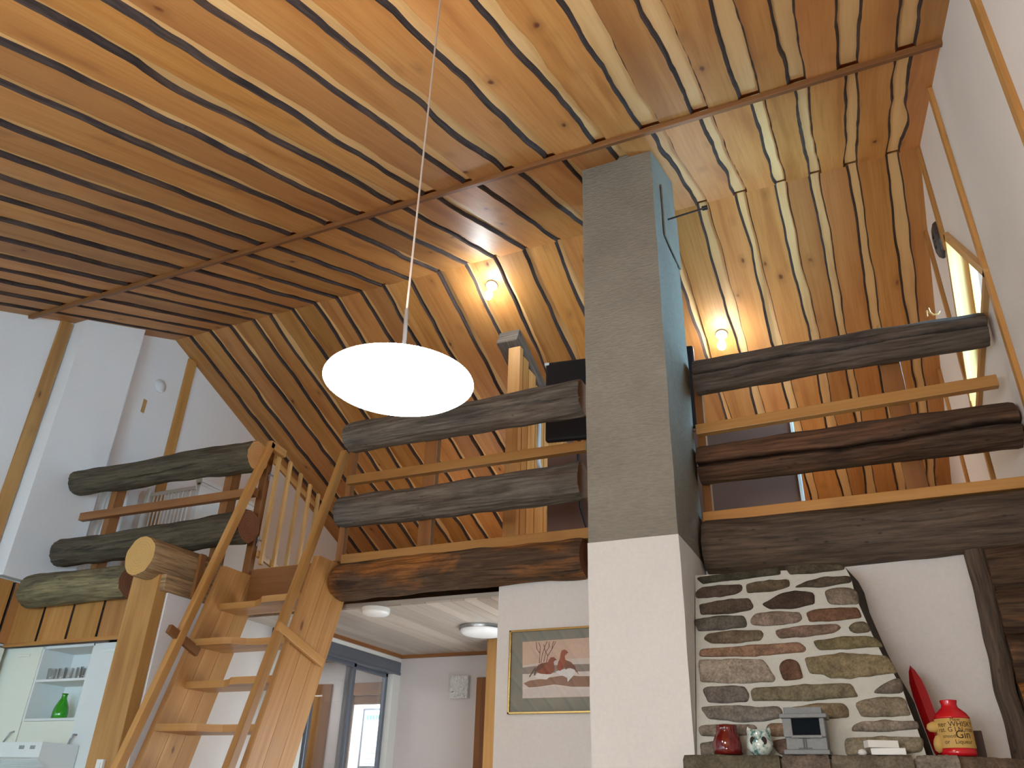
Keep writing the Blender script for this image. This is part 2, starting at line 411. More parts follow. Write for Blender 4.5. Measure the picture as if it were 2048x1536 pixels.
# ------------------------------------------------------------------ ceiling
GA = [-6.16, -5.91, -5.64, -5.41, -5.15, -4.87, -4.58, -4.29, -4.03, -3.79, -3.5, -3.18, -2.9, -2.61, -2.36, -2.06, -1.77, -1.48, -1.15, -.84, -.54, -.26, 0.0, .28, .57]
GC = [-6.12, -5.85, -5.58, -5.29, -5.06, -4.79, -4.51, -4.27, -3.99, -3.74, -3.46, -3.16, -2.88, -2.6, -2.31, -2.01, -1.7, -1.4, -1.1, -.81, -.51, -.21, .03, .3, .57]
def ceiling():
    mb = MB()
    cs = 1 / math.sqrt(1 + SL * SL)
    def section(y0, y1, gaps, seed, ridge):
        up_ = 1 if y1 <= RY + .01 else -1
        n = Vector((0, -SL * cs * up_, cs)); U = Vector((0, cs, SL * cs * up_))
        L = (y1 - y0) / cs; O = Vector((0, y0, zf(y0)))
        ns = max(10, int(L / .055)); H = .026
        def pt(x, u, h): return Vector((x, 0, 0)) + O + U * u + n * h
        def wave(i, side, u):
            s = seed + i * 3.1 + side * 17
            a = .024 * nz(u * .9, s, 0) + .014 * nz(u * 3.2, s, 5) + .005 * nz(u * 9, s, 9)
            k = nz(u * 1.4, s, 21)
            if k > .42: a += (k - .42) * .10 * (1 if side else -1)
            return a
        wd = [(.072 if seed == 11 else .052) + .03 * abs(nz(i * 1.7, seed, 2)) + (.026 if g > -1 else 0) for i, g in enumerate(gaps)]
        for i in range(len(gaps) + 1):
            tn = (random.random(), random.random(), .5)
            ou, ov = random.uniform(0, 50), random.uniform(0, 50)
            rows = []
            for k in range(ns + 1):
                u = L * k / ns
                xl = XL - .02 if i == 0 else gaps[i - 1] + wd[i - 1] + wave(i - 1, 1, u)
                xr = XR + .02 if i == len(gaps) else gaps[i] + wave(i, 0, u)
                bw = (.016 if (i < len(gaps) and gaps[i] < -1.2) else .010) * (1 + .9 * nz(u * 1.1, i * 2.3, seed + 4)) + .004
                wn = .006 + .006 * abs(nz(u * 2, i, seed))
                rows.append([pt(xl - wn * .3, u, H), pt(xl + wn * .55, u, .006), pt(xl + wn, u, 0), pt(xr - .004, u, 0), pt(xr + bw * .45, u, .007), pt(xr + bw, u, H)])
            for a_, b_, mi in ((0, 1, 1), (1, 2, 1), (2, 3, 0), (3, 4, 1), (4, 5, 1)):
                for k in range(ns):
                    q = [rows[k][a_], rows[k][b_], rows[k + 1][b_], rows[k + 1][a_]]
                    u0, u1 = L * k / ns, L * (k + 1) / ns
                    if mi == 0: uv = [(ou + uu, ov + p.x) for uu, p in zip((u0, u0, u1, u1), q)]
                    else: uv = [(ou + uu, ov + vv) for uu, vv in ((u0, 0 + a_ * .02), (u0, .02 + a_ * .02), (u1, .02 + a_ * .02), (u1, a_ * .02))]
                    q.reverse(); uv.reverse()
                    mb.face(q, uv, mi, tn)
            for r_ in (rows[0], rows[-1]): mb.face([r_[0], r_[1], r_[2], r_[3], r_[4], r_[5]], [(p.x, p.z) for p in r_], 0, tn)
        for i, g in enumerate(gaps):
            tn = (random.random() * .5, .3 + .7 * random.random(), .5); ou, ov = random.uniform(0, 50), random.uniform(0, 50)
            x0, x1 = g - .07, g + wd[i] + .07
            q = [pt(x0, 0, H), pt(x0, L, H), pt(x1, L, H), pt(x1, 0, H)]
            mb.face(q, [(ou, ov + x0), (ou + L, ov + x0), (ou + L, ov + x1), (ou, ov + x1)], 2, tn)
        # sheathing above
        mb.face([pt(XL - .2, -.05, H + .03), pt(XL - .2, L + .05, H + .03), pt(XR + .2, L + .05, H + .03), pt(XR + .2, -.05, H + .03)], None, 0)
    section(YB, 3.49, GA, 11, False)
    section(3.53, RY, GC, 40, True)
    section(RY, YK, GC, 71, True)
    return mb.build('ceiling', [M['board'], M['bark'], M['boardpale']])
struct(ceiling(), 'vaulted pine board ceiling with wavy bark edges')
mb = MB(); y = 3.51; mb.bar((XL, y, zf(y) - .014), (XR, y, zf(y) - .014), .045, .03, (0, 1, SL)); struct(mb.build('trim_1', M['pinedark'], bevel=.003), 'narrow pine batten across the ceiling boards')

# ------------------------------------------------------------------ gable walls
def gable(X, hole=None):
    bm = bmesh.new(); pts = [(YB, 0), (YK, 0), (YK, zf(YK)), (RY, RZ), (YB, zf(YB))]
    def loop(ps):
        vs = [bm.verts.new((X, y, z)) for y, z in ps]
        return [bm.edges.new((vs[i], vs[(i + 1) % len(vs)])) for i in range(len(vs))]
    e = loop([(y, z + (.06 if z > .1 else 0)) for y, z in pts])
    if hole: e += loop(hole)
    bmesh.ops.triangle_fill(bm, edges=e, use_beauty=True)
    return bm
def bm_obj(bm, name, mat, solid=0):
    bmesh.ops.recalc_face_normals(bm, faces=bm.faces)
    me = bpy.data.meshes.new(name); bm.to_mesh(me); bm.free(); me.materials.append(mat)
    o = bpy.data.objects.new(name, me); COL.objects.link(o); ORG[o.name] = Vector((0, 0, 0)); return o
struct(bm_obj(gable(XL), 'wall_left', M['wall']))
WIN = [(4.08, 3.785), (4.87, 4.60), (P(1958, 862, X=XR).y, P(1958, 862, X=XR).z)]     # triangle window, y z
struct(bm_obj(gable(XR, WIN), 'wall_right', M['wall']))
# front rooms: back wall with two windows behind the viewer, knee wall, floor
bm = bmesh.new()
def loop2(ps, Y):
    vs = [bm.verts.new((x, Y, z)) for x, z in ps]; return [bm.edges.new((vs[i], vs[(i + 1) % len(vs)])) for i in range(len(vs))]
e = loop2([(XL, 0), (XR, 0), (XR, zf(YB) + .05), (XL, zf(YB) + .05)], YB)
FW = [(-5.4, -3.3, .75, 2.15), (-2.4, -.2, .75, 2.15)]
for x0, x1, z0, z1 in FW: e += loop2([(x0, z0), (x1, z0), (x1, z1), (x0, z1)], YB)
bmesh.ops.triangle_fill(bm, edges=e, use_beauty=True); struct(bm_obj(bm, 'wall_back', M['wall']))
for i, (x0, x1, z0, z1) in enumerate(FW):
    mb = MB(); w = .07
    for b in ((x0 - w, x1 + w, z0 - w, z0), (x0 - w, x1 + w, z1, z1 + w), (x0 - w, x0, z0, z1), (x1, x1 + w, z0, z1), ((x0 + x1) / 2 - .03, (x0 + x1) / 2 + .03, z0, z1)):
        mb.box(b[0], b[1], YB - .05, YB + .03, b[2], b[3])
    struct(mb.build('window_%d' % (i + 2), M['pine'], bevel=.004))
mb = MB(); mb.box(XL, XR, YK, YK + .1, 0, zf(YK) + .1); struct(mb.build('wall_rear', M['wall']))
mb = MB()
for i in range(36):
    x0 = XL + i * (XR - XL) / 36; mb.box(x0, x0 + (XR - XL) / 36 - .002, YB, YK, -.05, 0, grain='y')
struct(mb.build('floor', M['floor']))

# wall battens (structure)
ti = [1]
def trim(p0, p1, w, th, side, mat='pinedark', label=None):
    ti[0] += 1; mb = MB(); mb.bar(p0, p1, w, th, side); return struct(mb.build('trim_%d' % ti[0], M[mat], bevel=.003), label)
for yy, z1 in ((3.825, None), (5.265, None)):
    trim((XL + .012, yy, 2.72), (XL + .012, yy, zf(yy) - .0), .11, .024, (0, 1, 0), 'pine')
for yy, z0, z1 in ((2.74, 0, None), (4.075, 2.0, None), (5.0, 4.62, None), (5.67, 2.78, None), (6.98, 2.78, None)):
    trim((XR - .012, yy, z0), (XR - .012, yy, zf(yy)), .06, .024, (0, 1, 0), 'pine')
# triangle window on the right gable
mb = MB(); cen = Vector((XR, sum(p[0] for p in WIN) / 3, sum(p[1] for p in WIN) / 3))
W3 = [Vector((XR, y, z)) for y, z in WIN]
root = MB()
for i in range(3):
    p, q = W3[i], W3[(i + 1) % 3]
    mb.prism([p, q, q + Vector((.13, 0, 0)), p + Vector((.13, 0, 0))], (cen - (p + q) / 2).normalized() * -.012)
    d = (q - p).normalized(); o = ((p + q) / 2 - cen); o = (o - d * o.dot(d)).normalized()
    mb.bar(p - d * .03 + o * .012 - Vector((.012, 0, 0)), q + d * .03 + o * .012 - Vector((.012, 0, 0)), .05, .03, o)
    mb.bar(p - d * .0 - o * .02 + Vector((.10, 0, 0)), q - o * .02 + Vector((.10, 0, 0)), .045, .04, o)
w1 = struct(mb.build('window_1', M['pinelight'], bevel=.002))
mb = MB(); mb.face([p + Vector((.10, 0, 0)) for p in W3]); mb.build('window_pane', M['glasspane'], w1)

# ------------------------------------------------------------------ white duct box on left gable
mb = MB(); yA, yB = 3.90, 4.50; xf = XL + .17
mb.prism([(XL + .003, yA, 2.74), (XL + .003, yB, 2.74), (XL + .003, yB, zf(yB) - .002), (XL + .003, yA, zf(yA) - .002)], (xf - XL - .003, 0, 0))
tag(mb.build('duct_casing', M['wall'], bevel=.006), 'white boxed-in duct casing running up the left gable wall to the ceiling', 'casing')
c = P(320, 772, X=XL + .002)
mb = MB(); Mx = Matrix.Translation(c) @ Matrix.Rotation(math.radians(90), 4, 'Y')
mb.lathe([(.001, .035), (.028, .034), (.04, .026), (.044, .018), (.066, .015), (.072, .008), (.072, 0)][::-1], Mx, 32)
tag(mb.build('air_vent', M['white']), 'small round white vent valve high on the left gable wall', 'vent')
c = P(288, 812, X=XL + .004); mb = MB(); mb.box(XL, XL + .006, c.y - .02, c.y + .02, c.z - .07, c.z + .07, grain='z')
tag(mb.build('wood_patch', M['pinelight'], bevel=.001), 'small bare wood strip below the round white vent on the wall', 'wood strip')

# ------------------------------------------------------------------ chimney
ch = thing('chimney', 'tall square plastered chimney, grey above and white below, rising to the ceiling', 'chimney', ((CX0 + CX1) / 2, (CY0 + CY1) / 2, 0))
def stack(z0, z1, sl=False, seed=0, ex=0):
    mb = MB(); nzv = max(2, int((z1 - z0) / .05)); per = []
    x0, x1, y0, y1 = CX0 - ex, CX1 + ex, CY0 - ex, CY1 + ex
    for (a, b) in (((x0, y0), (x1, y0)), ((x1, y0), (x1, y1)), ((x1, y1), (x0, y1)), ((x0, y1), (x0, y0))):
        for k in range(10): per.append((a[0] + (b[0] - a[0]) * k / 10, a[1] + (b[1] - a[1]) * k / 10))
    rows = []
    for i in range(nzv + 1):
        row = []
        for (x, y) in per:
            zt = zf(y) + .02 if sl else z1
            z = z0 + (zt - z0) * i / nzv
            a = .004 * nz(x * 6, y * 6 + seed, z * 5)
            row.append(Vector((x + a, y + .004 * nz(x * 5 + 9, y * 5, z * 6 + seed), z)))
        rows.append(row)
    mb.grid(rows, lambda q, w: (w * .05, q * .05), 0, closed=True, sm=False)
    mb.face(list(reversed(rows[0]))); mb.face(rows[-1])
    return mb
stack(2.475, 5.0, True, 3, -.004).build('concrete_shaft', M['concrete'], ch)
stack(0, 2.478, False, 8).build('plastered_base', M['plaster'], ch)
hz = P(1334, 440, X=CX1)
mb = MB(); mb.box(CX1, CX1 + .012, hz.y - .13, CY1 - .03, hz.z - .22, hz.z + .2); mb.build('soot_hatch', M['concrete'], ch, bevel=.004)
pt0 = P(1332, 440, X=CX1); 
mb = MB(); q0 = Vector((CX1 + .013, pt0.y, pt0.z)); q1 = q0 + Vector((.24, -.02, .0)); mb.tube([q0, q1], .006)
mb.tube([q1 - Vector((.012, 0, 0)), q1 + Vector((.022, 0, 0))], .015, 14)
tag(mb.build('damper_rod', M['black']), 'thin black damper rod with knob sticking out of the chimney near the ceiling', 'rod')

# ------------------------------------------------------------------ loft floor, soffits, hall
mb = MB(); mb.box(-3.36, XR, LY + .04, YK, FLZ - .06, FLZ, grain='y')
mb.box(XL, -4.36, 4.12, YK, FLZ - .05, FLZ - .002, grain='y'); mb.box(-4.15, -3.36, LY + .07, YK, FLZ - .06, FLZ - .001, grain='y')
struct(mb.build('loft_floor', M['pinelight']), 'loft floor deck')
HC = 2.43
mb = MB(); x = -6.2
while x < XR - .1:
    y0_ = LY + .16 if x > -4.3 else 5.05
    mb.box(x, x + .092, y0_, 9.0, HC, HC + .03, grain='y'); x += .096
mb.box(-6.2, XR, 5.05, 9.0, HC + .012, HC + .04, grain='y'); mb.box(-4.15, XR, LY + .16, 5.06, HC + .012, HC + .04, grain='y')
struct(mb.build('ceiling', M['whitewash']), 'whitewashed panel ceiling of the hall')
# hall walls
mb = MB(); mb.box(-3.98, -1.9, 6.28, 6.36, 0, HC + .05)
struct(mb.build('wall_hall', M['wallhall']), 'grey white end wall of the hall')
PWY = LY + .05
mb = MB(); mb.box(-2.158, CX0 + .05, PWY, PWY + .12, 0, HC + .05); struct(mb.build('wall_picture', M['plaster']), 'white wall that carries the framed print')
trim((-3.98, 6.265, HC - .012), (-2.8, 6.265, HC - .012), .03, .025, (0, 0, 1))
trim((-3.965, 5.1, HC - .012), (-3.965, 6.27, HC - .012), .03, .025, (0, 0, 1))
tA, tB = P(976, 1300, Y=5.79), P(998, 1300, Y=5.79)
mb = MB(); mb.box(tA.x + .02, -1.9, 5.8, 5.88, 0, HC + .02); struct(mb.build('wall_corridor', M['wallhall']))
trim((tA.x + .05, 5.785, 0), (tA.x + .05, 5.785, HC), .1, .025, (1, 0, 0), 'pine')
# door on the hall's end wall
a1, a2 = P(955, 1358, Y=6.26), P(975, 1358, Y=6.26)
mb = MB(); xj = a1.x
mb.box(xj, xj + .09, 6.245, 6.275, 0, 2.22, grain='z'); mb.box(xj + .09, xj + .9, 6.245, 6.275, 2.13, 2.22); mb.box(xj + .9, xj + .99, 6.245, 6.275, 0, 2.22, grain='z')
d1 = struct(mb.build('door_1', M['pinedark'], bevel=.003), 'pine door at the end of the hall')
mb = MB(); mb.box(xj + .1, xj + .9, 6.26, 6.278, 0, 2.12, grain='z'); mb.build('door_panel', M['pine'], d1, bevel=.003)
# small white relief panel on the hall wall
a1, a2 = P(906, 1353, Y=6.27), P(938, 1397, Y=6.27)
mp = thing('wall_panel', 'small white square relief panel on the hall end wall', 'panel', (a1.x, 6.27, a2.z))
mb = MB(); mb.box(a1.x, a2.x, 6.235, 6.28, a2.z, a1.z); mb.build('panel_frame', M['white'], mp, bevel=.004)
mb = MB()
for i in range(9):
    for j in range(10):
        xx = a1.x + (a2.x - a1.x) * (i + .5 + random.uniform(-.25, .25)) / 9; zz = a2.z + (a1.z - a2.z) * (j + .5 + random.uniform(-.25, .25)) / 10
        an = random.uniform(0, 3.1); mb.obox((xx, 6.233, zz), Vector((math.cos(an), 0, math.sin(an))) * .012, Vector((-math.sin(an), 0, math.cos(an))) * .004, (0, .003, 0))
mb.build('relief', M['plaster'], mp)

# glazed sliding doors in aluminium frames, with the bright room behind
WX = -3.98
mb = MB(); mb.box(WX - .06, WX, 5.08, 6.28, 2.30 + .07, HC); struct(mb.build('trim_20', M['white']))
sd = thing('sliding_doors', 'tall sliding glass doors in a grey metal frame along the hall', 'sliding door', (WX - .05, 5.7, 0))
mb = MB(); mb.box(WX - .09, WX + .01, 5.09, 6.27, 2.27, 2.37, grain='y'); mb.box(WX - .05, WX + .016, 5.09, 6.27, 2.262, 2.285, grain='y')
mb.build('top_track', M['alu'], sd, bevel=.004)
yc = P(712, 1330, X=WX).y
def leaf(y0, y1, x):
    mb = MB()
    mb.box(x - .015, x + .015, y0, y0 + .035, .02, 2.27, grain='z'); mb.box(x - .015, x + .015, y1 - .035, y1, .02, 2.27, grain='z')
    mb.box(x - .015, x + .015, y0, y1, 2.235, 2.27, grain='y'); mb.box(x - .015, x + .015, y0, y1, .02, .08, grain='y')
    f = mb.build('door_leaf', M['alu'], sd, bevel=.003)
    mb = MB(); mb.box(x - .003, x + .003, y0 + .03, y1 - .03, .07, 2.24); mb.build('glass_panel', M['glasspane'], f)
leaf(5.10, yc + .02, WX - .02); leaf(yc - .02, 6.17, WX - .065)
mb = MB(); mb.box(WX - .07, WX + .005, 6.17, 6.28, 0, 2.37, grain='z'); struct(mb.build('trim_21', M['white']))
# the room behind the sliding doors
hY = 6.30
gx = P(668, 1366, Y=hY).x; ox0 = P(697, 1370, Y=hY).x; ox1 = -4.02
zt = 2.215
mb = MB(); mb.box(-6.2, gx - .95, hY, hY + .1, 0, HC); mb.box(gx - .95, ox0, hY, hY + .1, 2.2, HC); mb.box(gx - .02, ox0 + .02, hY, hY + .1, 0, 2.2); mb.box(ox0, -3.98, hY, hY + .1, 2.15, HC); mb.box(-4.10, -3.99, hY, hY + .1, 0, 2.2)
struct(mb.build('wall_inner', M['wallhall']), 'wall behind the sliding doors')
mb = MB(); xj = gx
mb.box(xj - .09, xj, hY - .03, hY + .0, 0, zt, grain='z'); mb.box(xj - .95, xj - .09, hY - .03, hY, zt - .09, zt); mb.box(xj - 1.04, xj - .95, hY - .03, hY, 0, zt, grain='z')
d2 = struct(mb.build('door_2', M['pinedark'], bevel=.003), 'pine framed door with textured glass')
mb = MB(); mb.box(xj - .22, xj - .1, hY - .015, hY + .01, 0, zt - .1, grain='z'); mb.box(xj - .94, xj - .82, hY - .015, hY + .01, 0, zt - .1, grain='z'); mb.box(xj - .82, xj - .22, hY - .015, hY + .01, zt - .22, zt - .1)
mb.build('door_stile', M['pine'], d2, bevel=.003)
mb = MB(); mb.box(xj - .84, xj - .2, hY - .003, hY + .003, .1, zt - .2); mb.build('door_glass', M['frost'], d2)
mb = MB(); mb.box(ox0, ox0 + .08, hY - .03, hY, 0, zt, grain='z'); mb.box(ox0, -3.99, hY - .03, hY, zt - .1, zt); mb.box(ox0 + .02, -3.99, hY, hY + .08, zt - .17, zt - .1); 
struct(mb.build('door_3', M['pinedark'], bevel=.003), 'pine cased opening')
mb = MB(); mb.box(-7.2, -3.0, 7.6, 7.7, 0, HC + .2); struct(mb.build('wall_side', M['wall']))
# framed sheet with a green heading
pA, pB = P(735, 1422, Y=7.58), P(763, 1533, Y=7.58)
ps = thing('framed_notice', 'white framed notice with a green heading seen through the sliding glass doors', 'notice', (pA.x, 7.58, pB.z))
mb = MB(); mb.box(pA.x - .03, pB.x + .22, 7.545, 7.6, pB.z - .02, pA.z + .02); mb.build('frame', M['alu'], ps, bevel=.004)
mb = MB(); mb.box(pA.x, pB.x + .2, 7.538, 7.55, pB.z, pA.z, tn=(.86, .9, .9)); 
gz = pA.z - .09
for k in range(9): mb.box(pA.x + .03 + k * .036, pA.x + .055 + k * .036, 7.535, 7.54, gz, gz + .045, tn=(.15, .48, .36))
for k in range(8): mb.box(pA.x + .05, pA.x + .3 - (k % 3) * .04, 7.536, 7.54, gz - .12 - k * .05, gz - .114 - k * .05, tn=(.45, .5, .5))
mb.build('sheet', M['paint'], ps)
# white cupboard front behind the stair
cY = 5.02
cb = thing('white_cupboard', 'tall white cupboard with two plain doors behind the ladder stair', 'cupboard', (-4.5, cY, 0))
gxc = P(425, 1450, Y=cY).x
mb = MB(); mb.box(-5.6, -4.0, cY + .02, cY + .06, 0, 2.40); mb.build('carcass', M['white'], cb)
for x0, x1 in ((-5.58, gxc - .003), (gxc + .003, -4.0)):
    mb = MB(); mb.box(x0, x1, cY, cY + .02, .05, 2.38); d = mb.build('door', M['white'], cb, bevel=.003)
    mb = MB()
    for zz in (.12, 1.45): mb.prism([(x0 + .07, cY - .004, zz), (x1 - .07, cY - .004, zz), (x1 - .07, cY - .004, zz + (1.25 if zz < 1 else .8)), (x0 + .07, cY - .004, zz + (1.25 if zz < 1 else .8))], (0, .008, 0))
    mb.build('moulding', M['white'], d, bevel=.003)
# hall ceiling lamps
for (px, py, rr, lab) in ((752, 1217, .095, 'smaller round white ceiling lamp, left of the two on the whitewashed ceiling'), (966, 1254, .17, 'larger round white ceiling lamp beside the picture wall')):
    c = P(px, py, Z=HC); lp = thing('ceiling_lamp', lab, 'ceiling lamp', (c.x, c.y, HC))
    mb = MB(); mb.lathe([(rr * 1.0, HC), (rr * 1.02, HC - .02), (rr, HC - .028)], Matrix.Translation((c.x, c.y, 0)), 48); mb.build('base_ring', M['steel'] if rr > .1 else M['white'], lp)
    mb = MB(); mb.lathe([(rr * .98, HC - .022), (rr * .97, HC - .024 - .1 * rr), (rr * .85, HC - .026 - .17 * rr), (rr * .5, HC - .028 - .22 * rr), (.001, HC - .028 - .23 * rr)], Matrix.Translation((c.x, c.y, 0)), 48); mb.build('diffuser', M['opalcold'], lp)

# ------------------------------------------------------------------ framed bird print
pY = PWY - .012
A_, B_ = P(1021, 1262, Y=pY), P(1021, 1429, Y=pY)
x0, z1, z0 = A_.x, A_.z, B_.z; x1 = x0 + .66
pf = thing('framed_print', 'gilt framed print of two red and white grouse on a grey mount', 'picture', (x0, pY, z0))
mb = MB(); w = .012
for b in ((x0, x1, z1 - w, z1), (x0, x1, z0, z0 + w), (x0, x0 + w, z0, z1), (x1 - w, x1, z0, z1)): mb.box(b[0], b[1], pY - .018, pY + .012, b[2], b[3])
ag = plain('gilt_metal', (196, 168, 110), .25, .5, .9, .08, 40); mb.build('frame', ag, pf, bevel=.002)
mb = MB(); mb.box(x0 + .008, x1 - .008, pY - .002, pY + .008, z0 + .008, z1 - .008, tn=(lin(128), lin(132), lin(126))); mb.build('mount', M['paint'], pf)
mb = MB()
def PX(px, py): # crop coords (1000,1230) scale 7.315 -> point on the print
    q = P(1000 + px / 7.315, 1230 + py / 7.315, Y=pY - .003); return q
lay = [0]
def patch(pts, c, flip=0):
    lay[0] += 1; off = Vector((0, -.00006 * lay[0], 0))
    pp = [PX(*p) + off for p in pts]
    nrm = sum(((pp[i] - pp[0]).cross(pp[(i + 1) % len(pp)] - pp[0]) for i in range(len(pp))), Vector())
    if nrm.y > 0: pp.reverse()
    mb.face(pp, None, 0, tuple(lin(v) for v in c))
patch([(330, 395), (1900, 290), (1900, 1180), (330, 1220)], (205, 180, 164))
patch([(330, 740), (700, 680), (1000, 640), (1300, 630), (1900, 640), (1900, 760), (330, 790)], (208, 200, 194))
patch([(330, 770), (520, 745), (800, 735), (1100, 720), (1900, 705), (1900, 800), (1300, 820), (330, 870)], (140, 132, 128))
patch([(330, 865), (900, 840), (1900, 800), (1900, 1170), (330, 1215)], (214, 208, 204))
patch([(345, 1000), (430, 960), (600, 935), (850, 895), (1000, 880), (1150, 895), (1900, 890), (1900, 1030), (1290, 1050), (1050, 1050), (800, 1015), (560, 1050), (420, 1060)], (142, 110, 94))
patch([(330, 1090), (800, 1040), (1100, 1060), (1900, 1040), (1900, 1170), (330, 1210)], (208, 202, 200))
def line(pts, wd, c):
    for (a, b), (d, e) in zip(pts, pts[1:]):
        l = math.hypot(d - a, e - b) or 1; nx_, ny_ = -(e - b) / l * wd, (d - a) / l * wd
        patch([(a + nx_, b + ny_), (d + nx_ * .7, e + ny_ * .7), (d - nx_ * .7, e - ny_ * .7), (a - nx_, b - ny_)], c)
BR = (112, 84, 74)
for pl in ([(575, 710), (585, 560), (540, 500), (530, 390)], [(600, 700), (620, 580), (650, 480), (690, 385)], [(585, 560), (590, 460), (565, 400)], [(640, 690), (670, 540), (720, 470), (720, 385)], [(680, 690), (700, 600), (760, 500), (820, 385)], [(700, 600), (660, 520), (640, 430)], [(760, 500), (770, 430), (790, 380)]): line(pl, 6, BR)
# birds
patch([(540, 880), (560, 820), (700, 845), (780, 860), (740, 900), (680, 945), (560, 935), (500, 900)], (226, 226, 226))
patch([(810, 830), (940, 790), (1030, 780), (1110, 800), (1090, 870), (1010, 960), (990, 980), (985, 920), (860, 860)], (222, 226, 228))
RB = (136, 70, 54)
patch([(530, 800), (560, 730), (620, 700), (700, 690), (720, 650), (745, 620), (790, 615), (812, 640), (805, 665), (785, 690), (798, 760), (795, 820), (750, 865), (680, 868), (600, 860), (560, 850)], RB)
patch([(808, 640), (832, 655), (806, 662)], (70, 54, 48))
patch([(540, 760), (610, 720), (700, 695), (640, 760), (590, 800), (530, 830)], (108, 66, 52)); patch([(500, 780), (540, 765), (440, 910), (425, 905)], (92, 76, 70)); patch([(540, 790), (520, 885), (495, 885), (515, 790)], (92, 76, 70))
patch([(830, 780), (850, 700), (875, 640), (890, 560), (905, 520), (945, 503), (985, 525), (985, 560), (950, 600), (955, 650), (1000, 680), (960, 760), (880, 820), (840, 800)], (150, 78, 58))
patch([(984, 540), (1005, 550), (982, 562)], (70, 54, 48))
patch([(940, 740), (980, 665), (1040, 690), (1100, 750), (1115, 800), (1165, 885), (1090, 800), (1020, 770), (960, 800)], (112, 72, 60))
mb.build('print', M['paint'], pf)
mb = MB(); mb.box(x0 + .01, x1 - .01, pY - .017, pY - .0155, z0 + .01, z1 - .01); mb.build('picture_glass', M['glasspane'], pf)

# ------------------------------------------------------------------ log beams
bmb, _, _ = logpx((680, 1124, 1201), (1172, 1072, 1156), LY, seed=3, cracks=[(120, .3, 1.6, .3, .008, .012), (75, .9, 2.0, .2, .006, .01)], rscale=.94)
tag(bmb.build('log_beam', [L_BEAM, END_OLD]), 'dark patchy brown log beam under the loft, from the stair to the chimney', 'log beam')
bmb, _, _ = logpx((1414, 1046, 1150), (2075, 982, 1096), LY, seed=9, cracks=[(100, .2, .9, .5, .007, .022), (80, .7, 1.5, .5, .007, .022)], rscale=1.06, rough=1.0)
tag(bmb.build('log_beam', [L_BEAMG, END_OLD]), 'grey weathered log beam above the stone fireplace', 'log beam')
bmb, _, _ = logpx((60, 1150, 1217), (262, 1131, 1199), 4.05, seed=14, cracks=[(80, .2, .9, .3, .006, .012)], rscale=.95)
tag(bmb.build('log_beam', [L_PLAT, END_OLD]), 'lichen coloured log beam above the kitchen boards at far left', 'log beam')
yl = P(280, 1110, Y=3.72); far = P(470, 1155, Y=4.36)
bmb = logmesh((yl.x, 3.72, yl.z), (yl.x, 4.375, yl.z + .005), .137, seed=21, cracks=[(-95, .2, .6, .2, .006, .01)], rough=.8)
tag(bmb.build('log_beam', [L_NEW, END_NEW]), 'pale fresh cut log end pointing into the room above the pine post', 'log beam')
mb = MB(); mb.box(yl.x + .02, yl.x + .13, 3.86, 4.36, yl.z - .21, yl.z - .10, grain='y'); tag(mb.build('wall_plate', L_NEW, bevel=.006), 'short squared timber plate under the pale cut log', 'timber')
mb = MB(); mb.box(yl.x + .128, yl.x + .158, 4.10, 4.15, yl.z - .21, yl.z + .10, grain='z'); tag(mb.build('strap_board', M['pinedark'], bevel=.003), 'thin dark strap board nailed across the pale cut log', 'board')

# ------------------------------------------------------------------ railings
def railing(name, label, upper, lower, batten, posts, lm, lm2, seed, cu, cl, ends, LY=LY):
    l1, a, b = upper; 
    r = thing('log_railing', label, 'railing', ((a.x + b.x) / 2, LY, FLZ), 'rough log railings along the loft edge')
    l1.build('log', [lm] + ends[0], r); lower[0].build('log', [lm2] + ends[1], r)
    mb = MB(); mb.bar(batten[0], batten[1], .066, .05, (0, 0, 1)); mb.build('rail_batten', M['pine'] if seed != 1 else M['pinedark'], r, bevel=.004)
    for (x, w, dp, z0, z1) in posts:
        mb = MB(); mb.box(x - w / 2, x + w / 2, LY + .06, LY + .06 + dp, z0, z1, grain='z'); mb.build('post', M['pinedark'], r, bevel=.004)
    return r
BY = LY + .035
def bp(x, y): p = P(x, y, Y=BY); return p
LL = 4.27
U = logpx((156, 939, 991), (517, 881, 946), LL, seed=31, cracks=[(130, .5, 1.5, .6, .008, .025)], endB=2, rscale=.95)
Lo = logpx((121, 1077, 1134), (495, 1018, 1089), LL, seed=37, endB=2, rscale=.95)
pl1, pl2 = P(228, 1010, Y=LL + .09).x, P(457, 985, Y=LL + .09).x
railing('l', 'short railing of two dark logs at far left, left of the ladder stair', U, Lo, (P(163, 1035, Y=LL + .035), P(512, 984, Y=LL + .035)), [(pl1, .07, .09, FLZ, 3.66), (pl2, .075, .09, FLZ, 3.66)], L_RAIL_L, L_RAIL_L, 1, None, None, ([END_OLD, END_TAN], [END_OLD, END_OLD]), LL)
U = logpx((700, 845, 905), (1168, 758, 833), LY, seed=43, cracks=[(112, .9, 3, .5, .009, .03), (92, .1, 1.4, .3, .006, .014), (124, .5, 1.5, .3, .006, .018)], rscale=.97)
Lo = logpx((683, 994, 1056), (1168, 924, 1003), LY, seed=47, cracks=[(110, 1.2, 3, .2, .004, .008)], rscale=.97)
pm0, pm1 = P(697, 1000, Y=LY + .09).x, P(858, 1000, Y=LY + .09).x
railing('m', 'middle railing of two grey logs between the ladder stair and the chimney', U, Lo, (bp(697, 962), bp(1173, 893)), [(pm0 - .0, .05, .05, FLZ - .05, 3.66), (pm1, .1, .055, FLZ, 3.64)], L_RAIL_M, L_RAIL_M, 2, None, None, ([END_OLD], [END_OLD]))
U = logpx((1392, 722, 797), (1972, 621, 697), LY, seed=53, cracks=[(96, -1, 9, .35, .012, .085)], rscale=.95)
